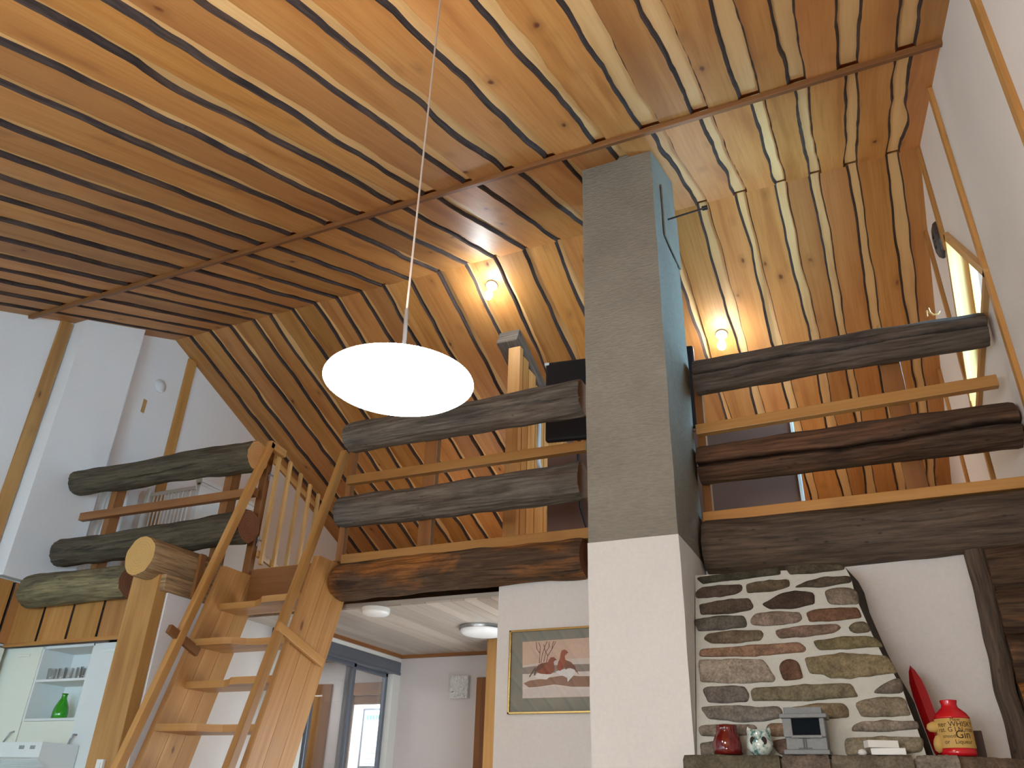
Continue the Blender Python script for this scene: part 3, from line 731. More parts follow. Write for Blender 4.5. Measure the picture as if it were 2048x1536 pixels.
Lo = logpx((1400, 893, 974), (2036, 802, 899), LY, seed=59, cracks=[(108, -1, 9, .3, .016, .10)], rscale=.95)
pr1 = P(1783, 745, Y=LY + .09).x
railing('r', 'right railing of two cracked dark logs between the chimney and the right wall', U, Lo, (bp(1393, 862), bp(1995, 763)), [(-.835, .05, .05, FLZ, 3.72), (pr1, .105, .055, FLZ, 3.66)], L_RAIL_R, L_LOWR, 3, None, None, ([END_OLD], [END_OLD]))
# landing fascia and deck edge boards
mb = MB(); mb.box(-4.147, -3.393, LY + .02, LY + .06, 2.47, FLZ - .02); tag(mb.build('fascia_board', M['pinedark'], bevel=.004), 'brown pine fascia board at the head of the ladder stair', 'board')
mb = MB(); mb.box(-3.335, CX0 - .01, LY - .02, LY + .035, FLZ - .062, FLZ + .004); tag(mb.build('edge_board', M['pine'], bevel=.004), 'thin pine edge board on top of the patchy brown beam', 'board')
mb = MB(); mb.box(CX1 + .02, XR - .005, LY - .06, LY + .035, FLZ - .055, FLZ + .004); tag(mb.build('edge_board', M['pine'], bevel=.004), 'thin pine edge board on top of the grey beam over the fireplace', 'board')
mb = MB(); mb.box(-4.268, -4.205, LY + .05, LY + .1, FLZ - .04, 3.70, grain='z'); tag(mb.build('gate_post', M['pinedark'], bevel=.004), 'dark upright post carrying the open spindle gate', 'post')

# ------------------------------------------------------------------ gate
hp = P(552, 930, Y=4.5); gd = Vector((-.332, .943, 0))
gn = gd.cross(Vector((0, 0, 1)))
def GP(x, y): return PL(x, y, hp, gn)
g = thing('safety_gate', 'open pine spindle gate at the head of the ladder stair', 'gate', (hp.x, hp.y, FLZ))
zt_, zb_ = 3.66, 2.84
ts = [((GP(x, y) - hp).dot(gd)) for x, y in ((556, 910), (577, 930), (598, 952), (617, 971), (634, 986))]
for k, t in enumerate(ts):
    p = Vector((hp.x, hp.y, 0)) + gd * t + gn * .016
    mb = MB(); mb.obox((p.x, p.y, (zt_ + zb_) / 2 + .01), (0, 0, (zt_ - zb_) / 2 + .05), gd * .021, gn * .013); mb.build('spindle', M['pinelight'], g, bevel=.003)
for z in (zt_ - .05, zb_ + .03):
    mb = MB(); a0 = Vector((hp.x, hp.y, z)) + gd * (ts[0] - .05); a1 = Vector((hp.x, hp.y, z)) + gd * (ts[-1] + .04)
    mb.bar(a0, a1, .05, .018, (0, 0, 1)); mb.build('rail', M['pine'], g, bevel=.003)
for z in (3.5, 2.98):
    mb = MB(); q = Vector((-4.215, LY + .075, z)); mb.tube([q, q + Vector((.035, 0, 0)), q + Vector((.04, .02, 0))], .006, 10); mb.tube([q + Vector((.02, 0, -.045)), q + Vector((.02, 0, .03))], .005, 8)
    mb.build('hinge', M['steel'], g)

# ------------------------------------------------------------------ ladder stair
ss = .285
st = thing('ladder_stair', 'steep pine ladder stair with wide stringers, notched treads and two handrails', 'stairs', (-3.75, 3.6, 0))
xi, xo = -4.15, -3.345
def yf(z): return 3.795 + ss * (z - 1.41)
WST = .395
def stringer(x0, x1, ztop, zcut):
    mb = MB(); zs = [0, ztop]
    poly = [(x0, yf(0), 0), (x0, yf(0) + WST, 0), (x0, min(yf(zcut) + WST, 9), zcut), (x0, yf(zcut) + WST - .02, ztop), (x0, yf(ztop), ztop)]
    mb.prism(poly, (x1 - x0, 0, 0))
    return mb.build('stringer', STR, st, bevel=.004)
STR = wood('glued_pine_stringer', (198, 152, 96), (184, 137, 82), (158, 108, 58), .42, .9, .1, (168, 96, 44), .4, .5)
# boards glued side by side: each stringer is three long strips
def stringer3(x0, x1, ztop):
    mb = MB()
    for k in range(3):
        w0, w1 = WST * k / 3 + .0015, WST * (k + 1) / 3 - .0015
        if k == 0: w0 = 0
        poly = [(x0, yf(0) + w0, 0), (x0, yf(0) + w1, 0), (x0, yf(ztop) + w1, ztop), (x0, yf(ztop) + w0, ztop)]
        poly = [Vector(p) for p in poly]
        mb.prism(poly, (x1 - x0, 0, 0), tn=(random.random(), .5 + random.random() * .4, .5))
    return mb.build('stringer', STR, st, bevel=.003)
stringer3(xi - .045, xi, 2.70); stringer3(xo - .045, xo, 2.70)
zts = [.30, .56, .82, 1.08, 1.345, 1.61, 1.875, 2.135, 2.40]
for k, z in enumerate(zts):
    y0 = yf(z); w = xo - .045 - xi; xm = xi + w * (.46 if k % 2 else .52)
    fr, bkk = (y0 + .005, y0 + .10) if k % 2 else (y0 + .10, y0 + .005)
    out = []
    for i in range(13):
        t = i / 12; x = xi + w * t
        s_ = 1 / (1 + math.exp(-(x - xm) / .02)); out.append((x, fr * (1 - s_) + bkk * s_, z))
    poly = out + [(xi + w, y0 + .30, z), (xi, y0 + .30, z)]
    mb = MB(); mb.prism(poly, (0, 0, .042)); mb.build('tread', M['pine'], st, bevel=.004)
# handrails
hl0, hl1 = P(235, 1536, X=-4.13), P(543, 886, X=-4.13)
e = (hl1 - hl0).normalized(); hl0 = hl0 - e * 1.2
mb = MB(); mb.bar(hl0, hl1, .05, .055, (1, 0, 0)); h = mb.build('handrail', M['pine'], st, bevel=.004)
mb = MB(); mb.bar(hl1 + Vector((0, -.02, -.02)), hl1 + Vector((0, .16, -.035)), .05, .06, (1, 0, 0)); mb.build('rail_return', M['pine'], h, bevel=.004)
hr0, hr1 = P(470, 1500, X=-3.33), P(691, 905, X=-3.33)
e = (hr1 - hr0).normalized(); hr0 = hr0 - e * 1.3
mb = MB(); mb.bar(hr0, hr1, .045, .055, (1, 0, 0)); mb.build('handrail', M['pine'], st, bevel=.004)
def at_z(a, b, z): return a + (b - a) * ((z - a.z) / (b.z - a.z))
b0 = P(562, 1256, X=-3.315); b1 = P(643, 1325, X=-3.315)
mb = MB(); mb.bar(b0 - (b1 - b0) * .06, b1 + (b1 - b0) * .02, .055, .024, (0, 0, 1)); mb.build('bracket', M['pine'], st, bevel=.003)
for z in (2.16,):
    q = at_z(hl0, hl1, z); mb = MB(); mb.bar(q + Vector((0, -.1, .04)), q + Vector((0, .18, -.06)), .055, .03, (0, 0, 1)); mb.build('bracket', M['pinedark'], st, bevel=.003)

# ------------------------------------------------------------------ pine post and kitchen side wall
pw0, pw1 = P(248, 1225, Y=3.84).x, P(300, 1230, Y=3.84).x
mb = MB(); mb.box(pw0, pw1, 3.84, 3.93, 0, 2.62, grain='z'); po = tag(mb.build('pine_post', M['pine'], bevel=.005), 'broad upright pine post under the pale cut log', 'post')
mb = MB(); mb.box(pw0 + .05, yl.x + .10, 3.934, 5.02, 0, yl.z - .21); mb.box(pw0 + .05, yl.x + .02, 3.934, 5.02, yl.z - .22, yl.z - .1); struct(mb.build('wall_kitchen', M['wall']), 'white partition beside the kitchen')
sp = P(203, 1526, Y=3.835)
sw = thing('light_switch', 'white switch at the foot of the visible pine post', 'switch', sp)
mb = MB(); mb.box(sp.x - .025, sp.x + .03, 3.815, 3.84, sp.z - .08, sp.z + .02); mb.build('plate', M['white'], sw, bevel=.004)
mb = MB(); mb.box(sp.x - .012, sp.x + .018, 3.808, 3.817, sp.z - .06, sp.z); mb.build('rocker', M['white'], sw, bevel=.003)

# ------------------------------------------------------------------ kitchen
KY = 4.15
kb0, kb1 = -6.2, pw0 + .04
zk0, zk1 = 2.245, 2.70
def vboards(mb, a, b, z0, z1, nrm, gaps, depth=.02):
    """vertical boards between a and b with dark gaps"""
    a = Vector(a); b = Vector(b); d = (b - a); L = d.length; d.normalize(); nrm = Vector(nrm)
    xs = [0] + gaps + [L]
    mb.obox((a + b) / 2 + Vector((0, 0, (z0 + z1) / 2)) - nrm * .01, Vector((0, 0, (z1 - z0) / 2)), d * L / 2, nrm * .006, 1)
    for i in range(len(xs) - 1):
        s0 = xs[i] + (.012 if i else 0); s1 = xs[i + 1] - (.012 if i < len(xs) - 2 else 0)
        rows = []
        for k in range(9):
            z = z0 + (z1 - z0) * k / 8; wv = lambda s, q: s + (.006 * nz(z * 4, i * 3 + q, a.x))
            l_, r_ = wv(s0, 0) if i else s0, wv(s1, 1.5) if i < len(xs) - 2 else s1
            rows.append([a + d * l_ + Vector((0, 0, z)), a + d * l_ + nrm * depth + Vector((0, 0, z)), a + d * r_ + nrm * depth + Vector((0, 0, z)), a + d * r_ + Vector((0, 0, z))])
        tn = (random.random(), random.random(), .5); ou = random.uniform(0, 30)
        for e0 in range(3):
            for k in range(8):
                f = [rows[k][e0], rows[k][e0 + 1], rows[k + 1][e0 + 1], rows[k + 1][e0]]
                uv = [(ou + p.z, ou + (p - a).dot(d)) for p in f]
                mb.face(f, uv, 0 if e0 == 1 else 1, tn)
mb = MB()
gp = [P(x, 1250, Y=KY).x - kb0 for x in (85, 143, 203)]
vboards(mb, (kb0, KY, 0), (kb1, KY, 0), zk0, zk1, (0, -1, 0), gp)
vboards(mb, (kb0, 1.2, 0), (kb0, KY, 0), zk0 + .02, zk1 + .02, (1, 0, 0), [.2, .47, .72, 1.0, 1.27, 1.52, 1.8, 2.06, 2.33, 2.6, 2.84])
mb.box(kb0, kb1, KY - .03, KY - .015, zk0 - .005, zk0 + .022)
struct(mb.build('trim_30', [M['board'], M['bark']]), 'vertical pine boards above the kitchen cabinets')
mb = MB(); mb.box(XL, kb0 - .02, 1.2, KY, 2.25, 2.74); struct(mb.build('wall_bulkhead', M['wall']))
# cabinets
KF = 4.19
def kx(x, y=1400): return P(x, y, Y=KF).x
kc = thing('kitchen_cabinet', 'white kitchen wall cabinet with open shelves holding glasses and a green bottle', 'cabinet', (-5.4, KF, 0))
xa, xb_, xc, xd = P(25, 1400, Y=KF).x - .35, P(57, 1400, Y=KF).x, P(158, 1400, Y=KF).x, pw0 + .045
zA, zB, zC, zD = zk0 - .005, P(120, 1357, Y=KF).z, P(100, 1436, Y=KF).z, 1.25
DEP = .26
mb = MB()
mb.box(xb_ - .004, xb_ + .014, KF + .0, KF + DEP, zC - .02, zA, grain='z'); mb.box(xc, xc + .018, KF, KF + DEP, zC - .02, zA, grain='z')
mb.box(xb_, xc + .018, KF + DEP, KF + DEP + .012, zD, zA); mb.box(xb_, xc + .018, KF, KF + DEP, zA - .02, zA)
mb.build('carcass', M['white'], kc, bevel=.002)
for z in (zB, zC):
    mb = MB(); mb.box(xb_ + .01, xc, KF + .004, KF + DEP, z - .018, z); mb.build('shelf', M['white'], kc, bevel=.002)
mb = MB(); mb.box(xb_, xc + .018, KF, KF + .02, zD, zC - .02); mb.build('drawer_front', M['cream'], kc, bevel=.002)
lc = thing('kitchen_cabinet', 'cream cabinet door at the far left edge, left of the open shelves', 'cabinet', (xa, KF, 1.4))
mb = MB(); mb.box(xa, xb_ - .006, KF + .02, KF + .3, 1.25, zA); mb.build('carcass', M['cream'], lc)
mb = MB(); mb.box(xa, xb_ - .01, KF - .002, KF + .02, 1.25, zA); dd = mb.build('door', M['cream'], lc, bevel=.003)
hx, hz_ = kx(50, 1312), P(50, 1312, Y=KF).z
mb = MB(); mb.box(hx - .06, hx + .065, KF - .012, KF - .002, hz_ - .008, hz_ + .012); mb.build('handle', M['cream'], dd, bevel=.003)
hx, hz_ = kx(22, 1468), P(22, 1472, Y=KF).z
mb = MB(); mb.tube([(hx + .03, KF, hz_ + .03), (hx + .02, KF - .025, hz_ + .02), (hx - .02, KF - .03, hz_ - .05), (hx - .03, KF, hz_ - .09)], .006); mb.build('bow_handle', M['steel'], dd)
rc = thing('kitchen_cabinet', 'tall white cabinet between the open shelves and the pine post', 'cabinet', ((xc + xd) / 2, KF, 0))
mb = MB(); mb.box(xc + .02, xd, KF + .02, KF + .5, 0, zA); mb.build('carcass', M['white'], rc)
mb = MB(); mb.box(xc + .02, xd, KF - .004, KF + .018, 1.40, zA - .004); dd = mb.build('door', M['white'], rc, bevel=.003)
hx, hz_ = kx(214, 1301), P(214, 1301, Y=KF).z
mb = MB(); mb.box(hx - .06, hx + .09, KF - .014, KF - .004, hz_ - .01, hz_ + .012); mb.build('handle', M['white'], dd, bevel=.003)
pts = [P(x, y, Y=KF - .03) for x, y in ((147, 1469), (141, 1478), (134, 1492), (131, 1508), (131, 1520))]
mb = MB(); mb.tube([Vector((pts[0].x, KF, pts[0].z))] + pts + [Vector((pts[-1].x, KF, pts[-1].z))], .007); mb.build('bow_handle', M['steel'], dd)
# left run along the gable
lr = thing('kitchen_cabinet', 'white cabinet on the left gable wall, seen in the far left corner', 'cabinet', (XL + .1, 3.6, 1.4))
mb = MB(); mb.box(XL + .003, kb0 - .02, 2.4, KY - .01, 0, 2.24); mb.build('carcass', M['white'], lr)
mb = MB(); mb.box(kb0 - .02, kb0, 2.4, KY - .01, .1, 2.235); mb.build('door', M['cream'], lr, bevel=.003)
# range hood
ra, rb_ = P(-40, 1490, Y=3.9), P(84, 1490, Y=3.9)
rh = thing('range_hood', 'white range hood at the lower left corner', 'range hood', ((ra.x + rb_.x) / 2, 4.0, 1.3))
zt2, zb2 = P(40, 1484, Y=3.9).z, P(40, 1514, Y=3.9).z
mb = MB(); mb.prism([(ra.x, 3.9, zt2), (ra.x, KF - .01, zt2 + .0), (ra.x, KF - .01, zb2 - .16), (ra.x, 3.9, zb2)], (rb_.x - ra.x, 0, 0)); mb.build('body', M['white'], rh, bevel=.006)
for px in (43, 65):
    q = P(px, 1494, Y=3.895); mb = MB(); mb.box(q.x - .022, q.x + .02, 3.892, 3.9, q.z - .012, q.z + .01); mb.build('button', M['steel'], rh, bevel=.002)
mb = MB(); nY = Vector((0, KF - .01 - 3.9, -.16)).normalized()
for k in range(22):
    t = .02 + k * .012; mb.bar(Vector((ra.x + .03, 3.9, zb2 - .004)) + nY * t, Vector((rb_.x - .03, 3.9, zb2 - .004)) + nY * t, .004, .003, (0, 1, -.55))
mb.build('grille', M['opalcold'], rh)
# glasses and bottle
cnt = 0
labs = ['clear tumbler, leftmost in the row on the upper kitchen shelf', 'clear tumbler, second from left on the upper kitchen shelf', 'clear tumbler, middle one of five on the upper kitchen shelf', 'clear tumbler, fourth from left on the upper kitchen shelf', 'clear tumbler, rightmost in the row on the upper kitchen shelf']
proto = None
for i, px in enumerate((101, 117, 134, 153, 166)):
    q = P(px, 1357, Y=KF + .08)
    if proto is None:
        mb = MB(); mb.lathe([(.001, 0), (.026, 0), (.028, .004), (.033, .085), (.0315, .085), (.026, .008), (.001, .007)], None, 28)
        o = mb.build('drinking_glass', M['tumbler']); proto = o
    else:
        o = proto.copy(); COL.objects.link(o)
    o.location = (q.x, KF + .08 + .02 * (i % 2), zB + .001); tag(o, labs[i], 'glass', 'glasses on the upper kitchen shelf')
q = P(118, 1434, Y=KF + .12); mb = MB()
mb.lathe([(.001, 0), (.046, 0), (.052, .01), (.052, .05), (.046, .085), (.032, .12), (.02, .145), (.018, .165), (.024, .178), (.021, .178), (.014, .165), (.001, .165)], Matrix.Translation((q.x, KF + .12, zC + .001)), 36, rf=lambda t, z: 1 + .02 * math.sin(8 * t))
tag(mb.build('bottle', M['greenglass']), 'green glass bottle on the lower kitchen shelf', 'bottle')

# ------------------------------------------------------------------ loft contents
# rafter and boarded partition
RX0, RX1 = -2.87, -2.66
mb = MB(); yA = 5.70; cs = 1 / math.sqrt(1.16)
p0 = Vector(((RX0 + RX1) / 2, yA, zf(yA) - .085)); p1 = Vector(((RX0 + RX1) / 2, 8.4, zf(8.4) - .085)); mb.bar(p0, p1, RX1 - RX0, .16, (1, 0, 0))
tag(mb.build('rafter', L_RAIL_M, bevel=.006), 'grey weathered rafter running down under the rear ceiling of the loft', 'rafter')
cl = P(1010, 900, Y=5.73).x; cr = P(1035, 900, Y=5.73).x
mb = MB(); mb.box(cl, cr, 5.73, 5.80, FLZ, zf(5.73) - .185, grain='z')
tag(mb.build('loft_post', M['pinelight'], bevel=.004), 'bright pine post in the loft under the grey rafter', 'post')
mb = MB(); yy = 5.81; k = 0
while yy < 8.3:
    w = (.13, .17, .21)[k % 3]; z1 = zf(yy + w) - .17; mb.box(cl + .02, cr, yy, yy + w - .012, FLZ, z1, 0, 'z'); yy += w; k += 1
mb.box(cl + .03, cr - .02, 5.81, 8.3, FLZ, zf(8.3) - .2, 0, 'z')
struct(mb.build('wall_loft', M['pinelight']), 'boarded pine partition in the loft')
ob = P(1010, 924, Y=5.725); mb = MB(); mb.box(ob.x - .04, ob.x + .045, 5.69, 5.73, ob.z - .025, ob.z + .03)
mb.box(ob.x - .015, ob.x + .03, 5.686, 5.692, ob.z - .006, ob.z + .004)
tag(mb.build('socket_outlet', M['white'], bevel=.003), 'small white socket box on the bright loft post', 'socket')
# television
tv0, tv1 = P(1093, 728, Y=5.35), P(1088, 886, Y=5.35); te = P(1391, 692, Y=5.62)
tr = thing('television', 'black flat screen television seen from behind the middle log railing', 'television', (tv0.x, 5.35, tv1.z))
dv = Vector((te.x - tv0.x, .17, 0)); Lh = dv.length; dv.normalize(); nv = Vector((0, 0, 1)).cross(dv)
ct = Vector((tv0.x, 5.35, (tv0.z + tv1.z) / 2)) + dv * Lh / 2
mb = MB(); mb.obox(ct, dv * Lh / 2, Vector((0, 0, (tv0.z - tv1.z) / 2)), nv * .03); mb.build('housing', M['black'], tr, bevel=.02, seg=4)
mb = MB()
for r_ in range(3):
    for k in range(46): mb.obox(ct + dv * (-Lh / 2 + .1 + k * .024) + Vector((0, 0, (tv0.z - tv1.z) / 2 - .035 - r_ * .022)) - nv * -.031, dv * .005, Vector((0, 0, .007)), nv * .002)
mb.build('vent_slots', plain('grey_slot', (88, 90, 94), .6), tr)
mb = MB(); q = ct - dv * (Lh / 2 - .01) + Vector((0, 0, (tv0.z - tv1.z) / 2 - .02)); mb.obox(q, dv * .02, Vector((0, 0, .012)), nv * .034); mb.build('corner_cap', M['white'], tr, bevel=.004)
# brown cabinet
b0 = P(1094, 1000, Y=5.42); b1 = P(1592, 930, Y=5.42); bz = P(1585, 828, Y=5.42).z
bc = thing('sideboard', 'brown sideboard with a white right edge behind the chimney in the loft', 'cabinet', ((b0.x + b1.x) / 2, 5.5, FLZ))
mb = MB(); mb.box(b0.x, b1.x, 5.42, 5.80, FLZ, bz - .02); mb.build('carcass', M['darkbrown'], bc, bevel=.004)
mb = MB(); mb.box(b0.x, b1.x, 5.41, 5.81, bz - .02, bz); mb.build('top', M['darkbrown'], bc, bevel=.003)
mb = MB(); mb.box(b1.x, b1.x + .022, 5.41, 5.46, FLZ, bz); mb.build('edge_strip', M['white'], bc, bevel=.002)['label'] = 'white edge strip'
# television cable
mb = MB(); mb.tube([P(1155, 905, Y=5.40), P(1157, 960, Y=5.40), P(1160, 1015, Y=5.40), P(1172, 1055, Y=5.40)], .006)
tag(mb.build('power_cable', M['black']), 'thin black cable hanging down the brown sideboard left of the chimney', 'cable')
# white tube
pts = [P(x, y, Y=5.30) for x, y in ((1078, 800), (1078, 860), (1077, 925), (1080, 937), (1088, 942), (1100, 944))]
mb = MB(); mb.tube(pts, .018, 14); tag(mb.build('bent_tube', M['white']), 'white bent metal tube left of the television', 'tube')
# white crib
CB = 5.08
cA = P(404, 957, Y=CB); cr_ = thing('crib', 'white spindle crib with panelled end behind the left log railing', 'crib', (cA.x, CB, FLZ))
hd = P(520, 1010, X=cA.x)
mb = MB(); mb.box(cA.x - .045, cA.x, CB, hd.y, FLZ + .02, cA.z - .03); hb = mb.build('head_panel', M['white'], cr_, bevel=.004)
mb = MB(); mb.box(cA.x - .06, cA.x + .02, CB - .01, hd.y + .01, cA.z - .035, cA.z); mb.box(cA.x - .05, cA.x + .008, CB, hd.y, cA.z - .06, cA.z - .035); mb.build('cornice', M['white'], hb, bevel=.005)
mb = MB(); mb.prism([(cA.x, CB + .08, FLZ + .2), (cA.x, hd.y - .08, FLZ + .2), (cA.x, hd.y - .08, cA.z - .12), (cA.x, CB + .08, cA.z - .12)], (.006, 0, 0)); mb.build('raised_field', M['white'], hb, bevel=.004)
rl = P(247, 999, Y=CB); rx0 = -6.18; rz_ = (P(398, 972, Y=CB).z + rl.z) / 2
for z in (rz_, FLZ + .25):
    mb = MB(); mb.box(rx0, cA.x - .04, CB - .012, CB + .012, z - .025, z + .01); mb.build('side_rail', M['white'], cr_, bevel=.003)
n_ = 11
for k in range(n_):
    x = rx0 + .05 + k * (cA.x - .1 - rx0 - .05) / (n_ - 1); mb = MB(); mb.tube([(x, CB, FLZ + .24), (x, CB, rz_ - .01)], .009, 10); mb.build('spindle', M['white'], cr_)
mb = MB(); mb.box(rx0 - .04, rx0, CB - .03, CB + .03, FLZ, rz_ + .05, grain='z'); mb.build('corner_post', M['white'], cr_, bevel=.004)
# curtain against the left wall
mb = MB(); rows = []
for i in range(13):
    z = FLZ + .03 + (3.78 - FLZ - .03) * i / 12
    rows.append([Vector((XL + .06 + .022 * math.sin(k * 1.15 + .3 * math.sin(z * 3)), 4.56 + k * .0135, z)) for k in range(26)])
mb.grid(rows, lambda q, w: (q * .1, w * .02), 0)
tag(mb.build('curtain', M['cloth'], solid=.004), 'white hanging curtain against the left wall beside the crib', 'curtain')
# dark oval wall lamp and curl on the right
ow = P(1876, 481, X=XR - .02); wl = thing('wall_ornament', 'dark oval ornament high on the right wall beside the window', 'ornament', (XR, ow.y, ow.z))
mb = MB(); Mx = Matrix.Translation((XR - .002, ow.y, ow.z)) @ Matrix.Rotation(math.radians(-90), 4, 'Y') @ Matrix.Diagonal((1.35, .95, 1, 1))
mb.lathe([(.10, 0), (.105, .012), (.095, .03), (.07, .042), (.04, .036), (.001, .034)], Mx, 40, rf=lambda t, z: 1 + .04 * math.sin(9 * t)); mb.build('plate', plain('dark_wrought_metal', (72, 70, 72), .5, .5, .3, .3, 30, .3), wl)
mb = MB()
for k in range(7):
    t = k / 7 * 6.283; mb.tube([(XR - .04, ow.y + .03 * math.cos(t), ow.z + .045 * math.sin(t)), (XR - .03, ow.y + .08 * math.cos(t + .3), ow.z + .11 * math.sin(t + .3))], .006, 8)
mb.build('scrollwork', M['black'], wl)
cu = [P(x, y, Y=4.52) for x, y in ((1855, 633), (1853, 622), (1857, 617), (1860, 625), (1867, 630), (1876, 628), (1880, 622))]
mb = MB(); mb.tube(cu, [.004, .006, .006, .006, .006, .005, .003], 10); tag(mb.build('wood_curl', M['pinelight']), 'small curled wood shaving ornament on top of the right upper log', 'ornament')

# ------------------------------------------------------------------ lamps
def bulb(px, py, bx, by, label):
    d = ray(px, py); t = (4.26 + 2.0) / (d.z + .4 * d.y); c = EYE + d * t
    n = Vector((0, -.3714, -.9285)); rot = n.to_track_quat('Z', 'Y').to_matrix().to_4x4()
    Mx = Matrix.Translation(c) @ rot
    b = thing('bulb_holder', label, 'lamp', c, 'bare bulbs on the rear loft ceiling')
    mb = MB(); mb.lathe([(.001, -.001), (.052, -.001), (.054, .012), (.046, .02), (.026, .026), (.024, .078), (.022, .08), (.001, .08)], Mx, 36); mb.build('base', M['ceramic'], b)
    mb = MB(); mb.lathe([(.014, .075), (.018, .10), (.03, .13), (.036, .16), (.032, .188), (.018, .205), (.001, .21)], Mx, 32); o = mb.build('bulb', M['bulb'], b)
    return c
bulb(984, 570, 0, 0, 'lit bare bulb on the loft ceiling left of the chimney')
bulb(1443, 668, 0, 0, 'lit bare bulb on the loft ceiling right of the chimney')
dl = 2.42; lc_ = EYE + ray(797, 770).normalized() * dl
pn = thing('pendant_lamp', 'lit white opal dish pendant lamp hanging on a long cord', 'pendant lamp', (lc_.x, lc_.y, lc_.z))
Mx = Matrix.Translation(lc_)
mb = MB(); mb.lathe([(.001, -.028), (.09, -.026), (.16, -.018), (.21, -.004), (.226, .008), (.224, .013), (.17, .024), (.1, .036), (.045, .046), (.03, .048)], Mx, 64); mb.build('shade', M['lampopal'], pn)
mb = MB(); mb.lathe([(.046, .040), (.05, .06), (.046, .085), (.022, .10), (.012, .112), (.001, .113)], Mx, 24); mb.build('lamp_holder', M['steel'], pn)
zc = zf(lc_.y)
mb = MB(); mb.tube([lc_ + Vector((0, 0, .09)), lc_ + Vector((.004, 0, .16)), lc_ + Vector((.0, 0, .27))], .0065, 10); mb.build('rod', M['steel'], pn)
mb = MB(); mb.tube([lc_ + Vector((0, 0, .26)), (lc_.x, lc_.y, lc_.z + 1.0), (lc_.x, lc_.y, zc + .01)], .0035, 8); mb.build('cord', plain('grey_cord', (168, 156, 146), .6), pn)

# ------------------------------------------------------------------ fireplace
hn = Vector((0, -1, .309)).normalized(); hp0 = Vector((0, 3.83, 1.507))
def HP(x, y): return PL(x, y, hp0, hn)
MZ = 1.478; MF = 3.66
fp = thing('fireplace', 'stone chimney breast with pale mortar and a stone mantel ledge', 'fireplace', (-.4, 3.95, 0))
redge = [(1690, 1134), (1702, 1156), (1712, 1195), (1725, 1225), (1745, 1270), (1765, 1310), (1790, 1352), (1805, 1378), (1816, 1410), (1832, 1450), (1850, 1502), (1858, 1530)]
NY = LY - .02
front = [HP(*p) for p in redge]; lx = CX1 + .004
outl = [Vector((lx, (hp0 + Vector((0, .309 * (z - 1.507), 0))).y, z)) for z in (1.40, 1.7, 2.0, HP(1389, 1151).z)]
mb = MB()
top_y = 3.83 + .309 * (2.43 - 1.507)
poly = outl + front
cgrid = poly
nfr = [p for p in poly]
mb.face(nfr[::-1] if False else nfr, None, 0)
back = [Vector((p.x + (.04 if i >= len(outl) else 0), NY, p.z)) for i, p in enumerate(poly)]
for i in range(len(poly)):
    j = (i + 1) % len(poly)
    n_sub = 1
    side = i >= len(outl)
    mb.face([poly[j], poly[i], back[i], back[j]], None, 1 if side else 0, (lin(58), lin(50), lin(44)))
mb.build('mortar_body', [M['mortar'], M['stone']], fp)
sA = lambda pts: [(1380 + x / 6.4, 1120 + y / 6.4) for x, y in pts]
sB = lambda pts: [(1600 + x / 6.4, 1120 + y / 6.4) for x, y in pts]
sC = lambda pts: [(1380 + x / 6.4, 1300 + y / 6.4) for x, y in pts]
sD = lambda pts: [(1640 + x / 6.4, 1300 + y / 6.4) for x, y in pts]
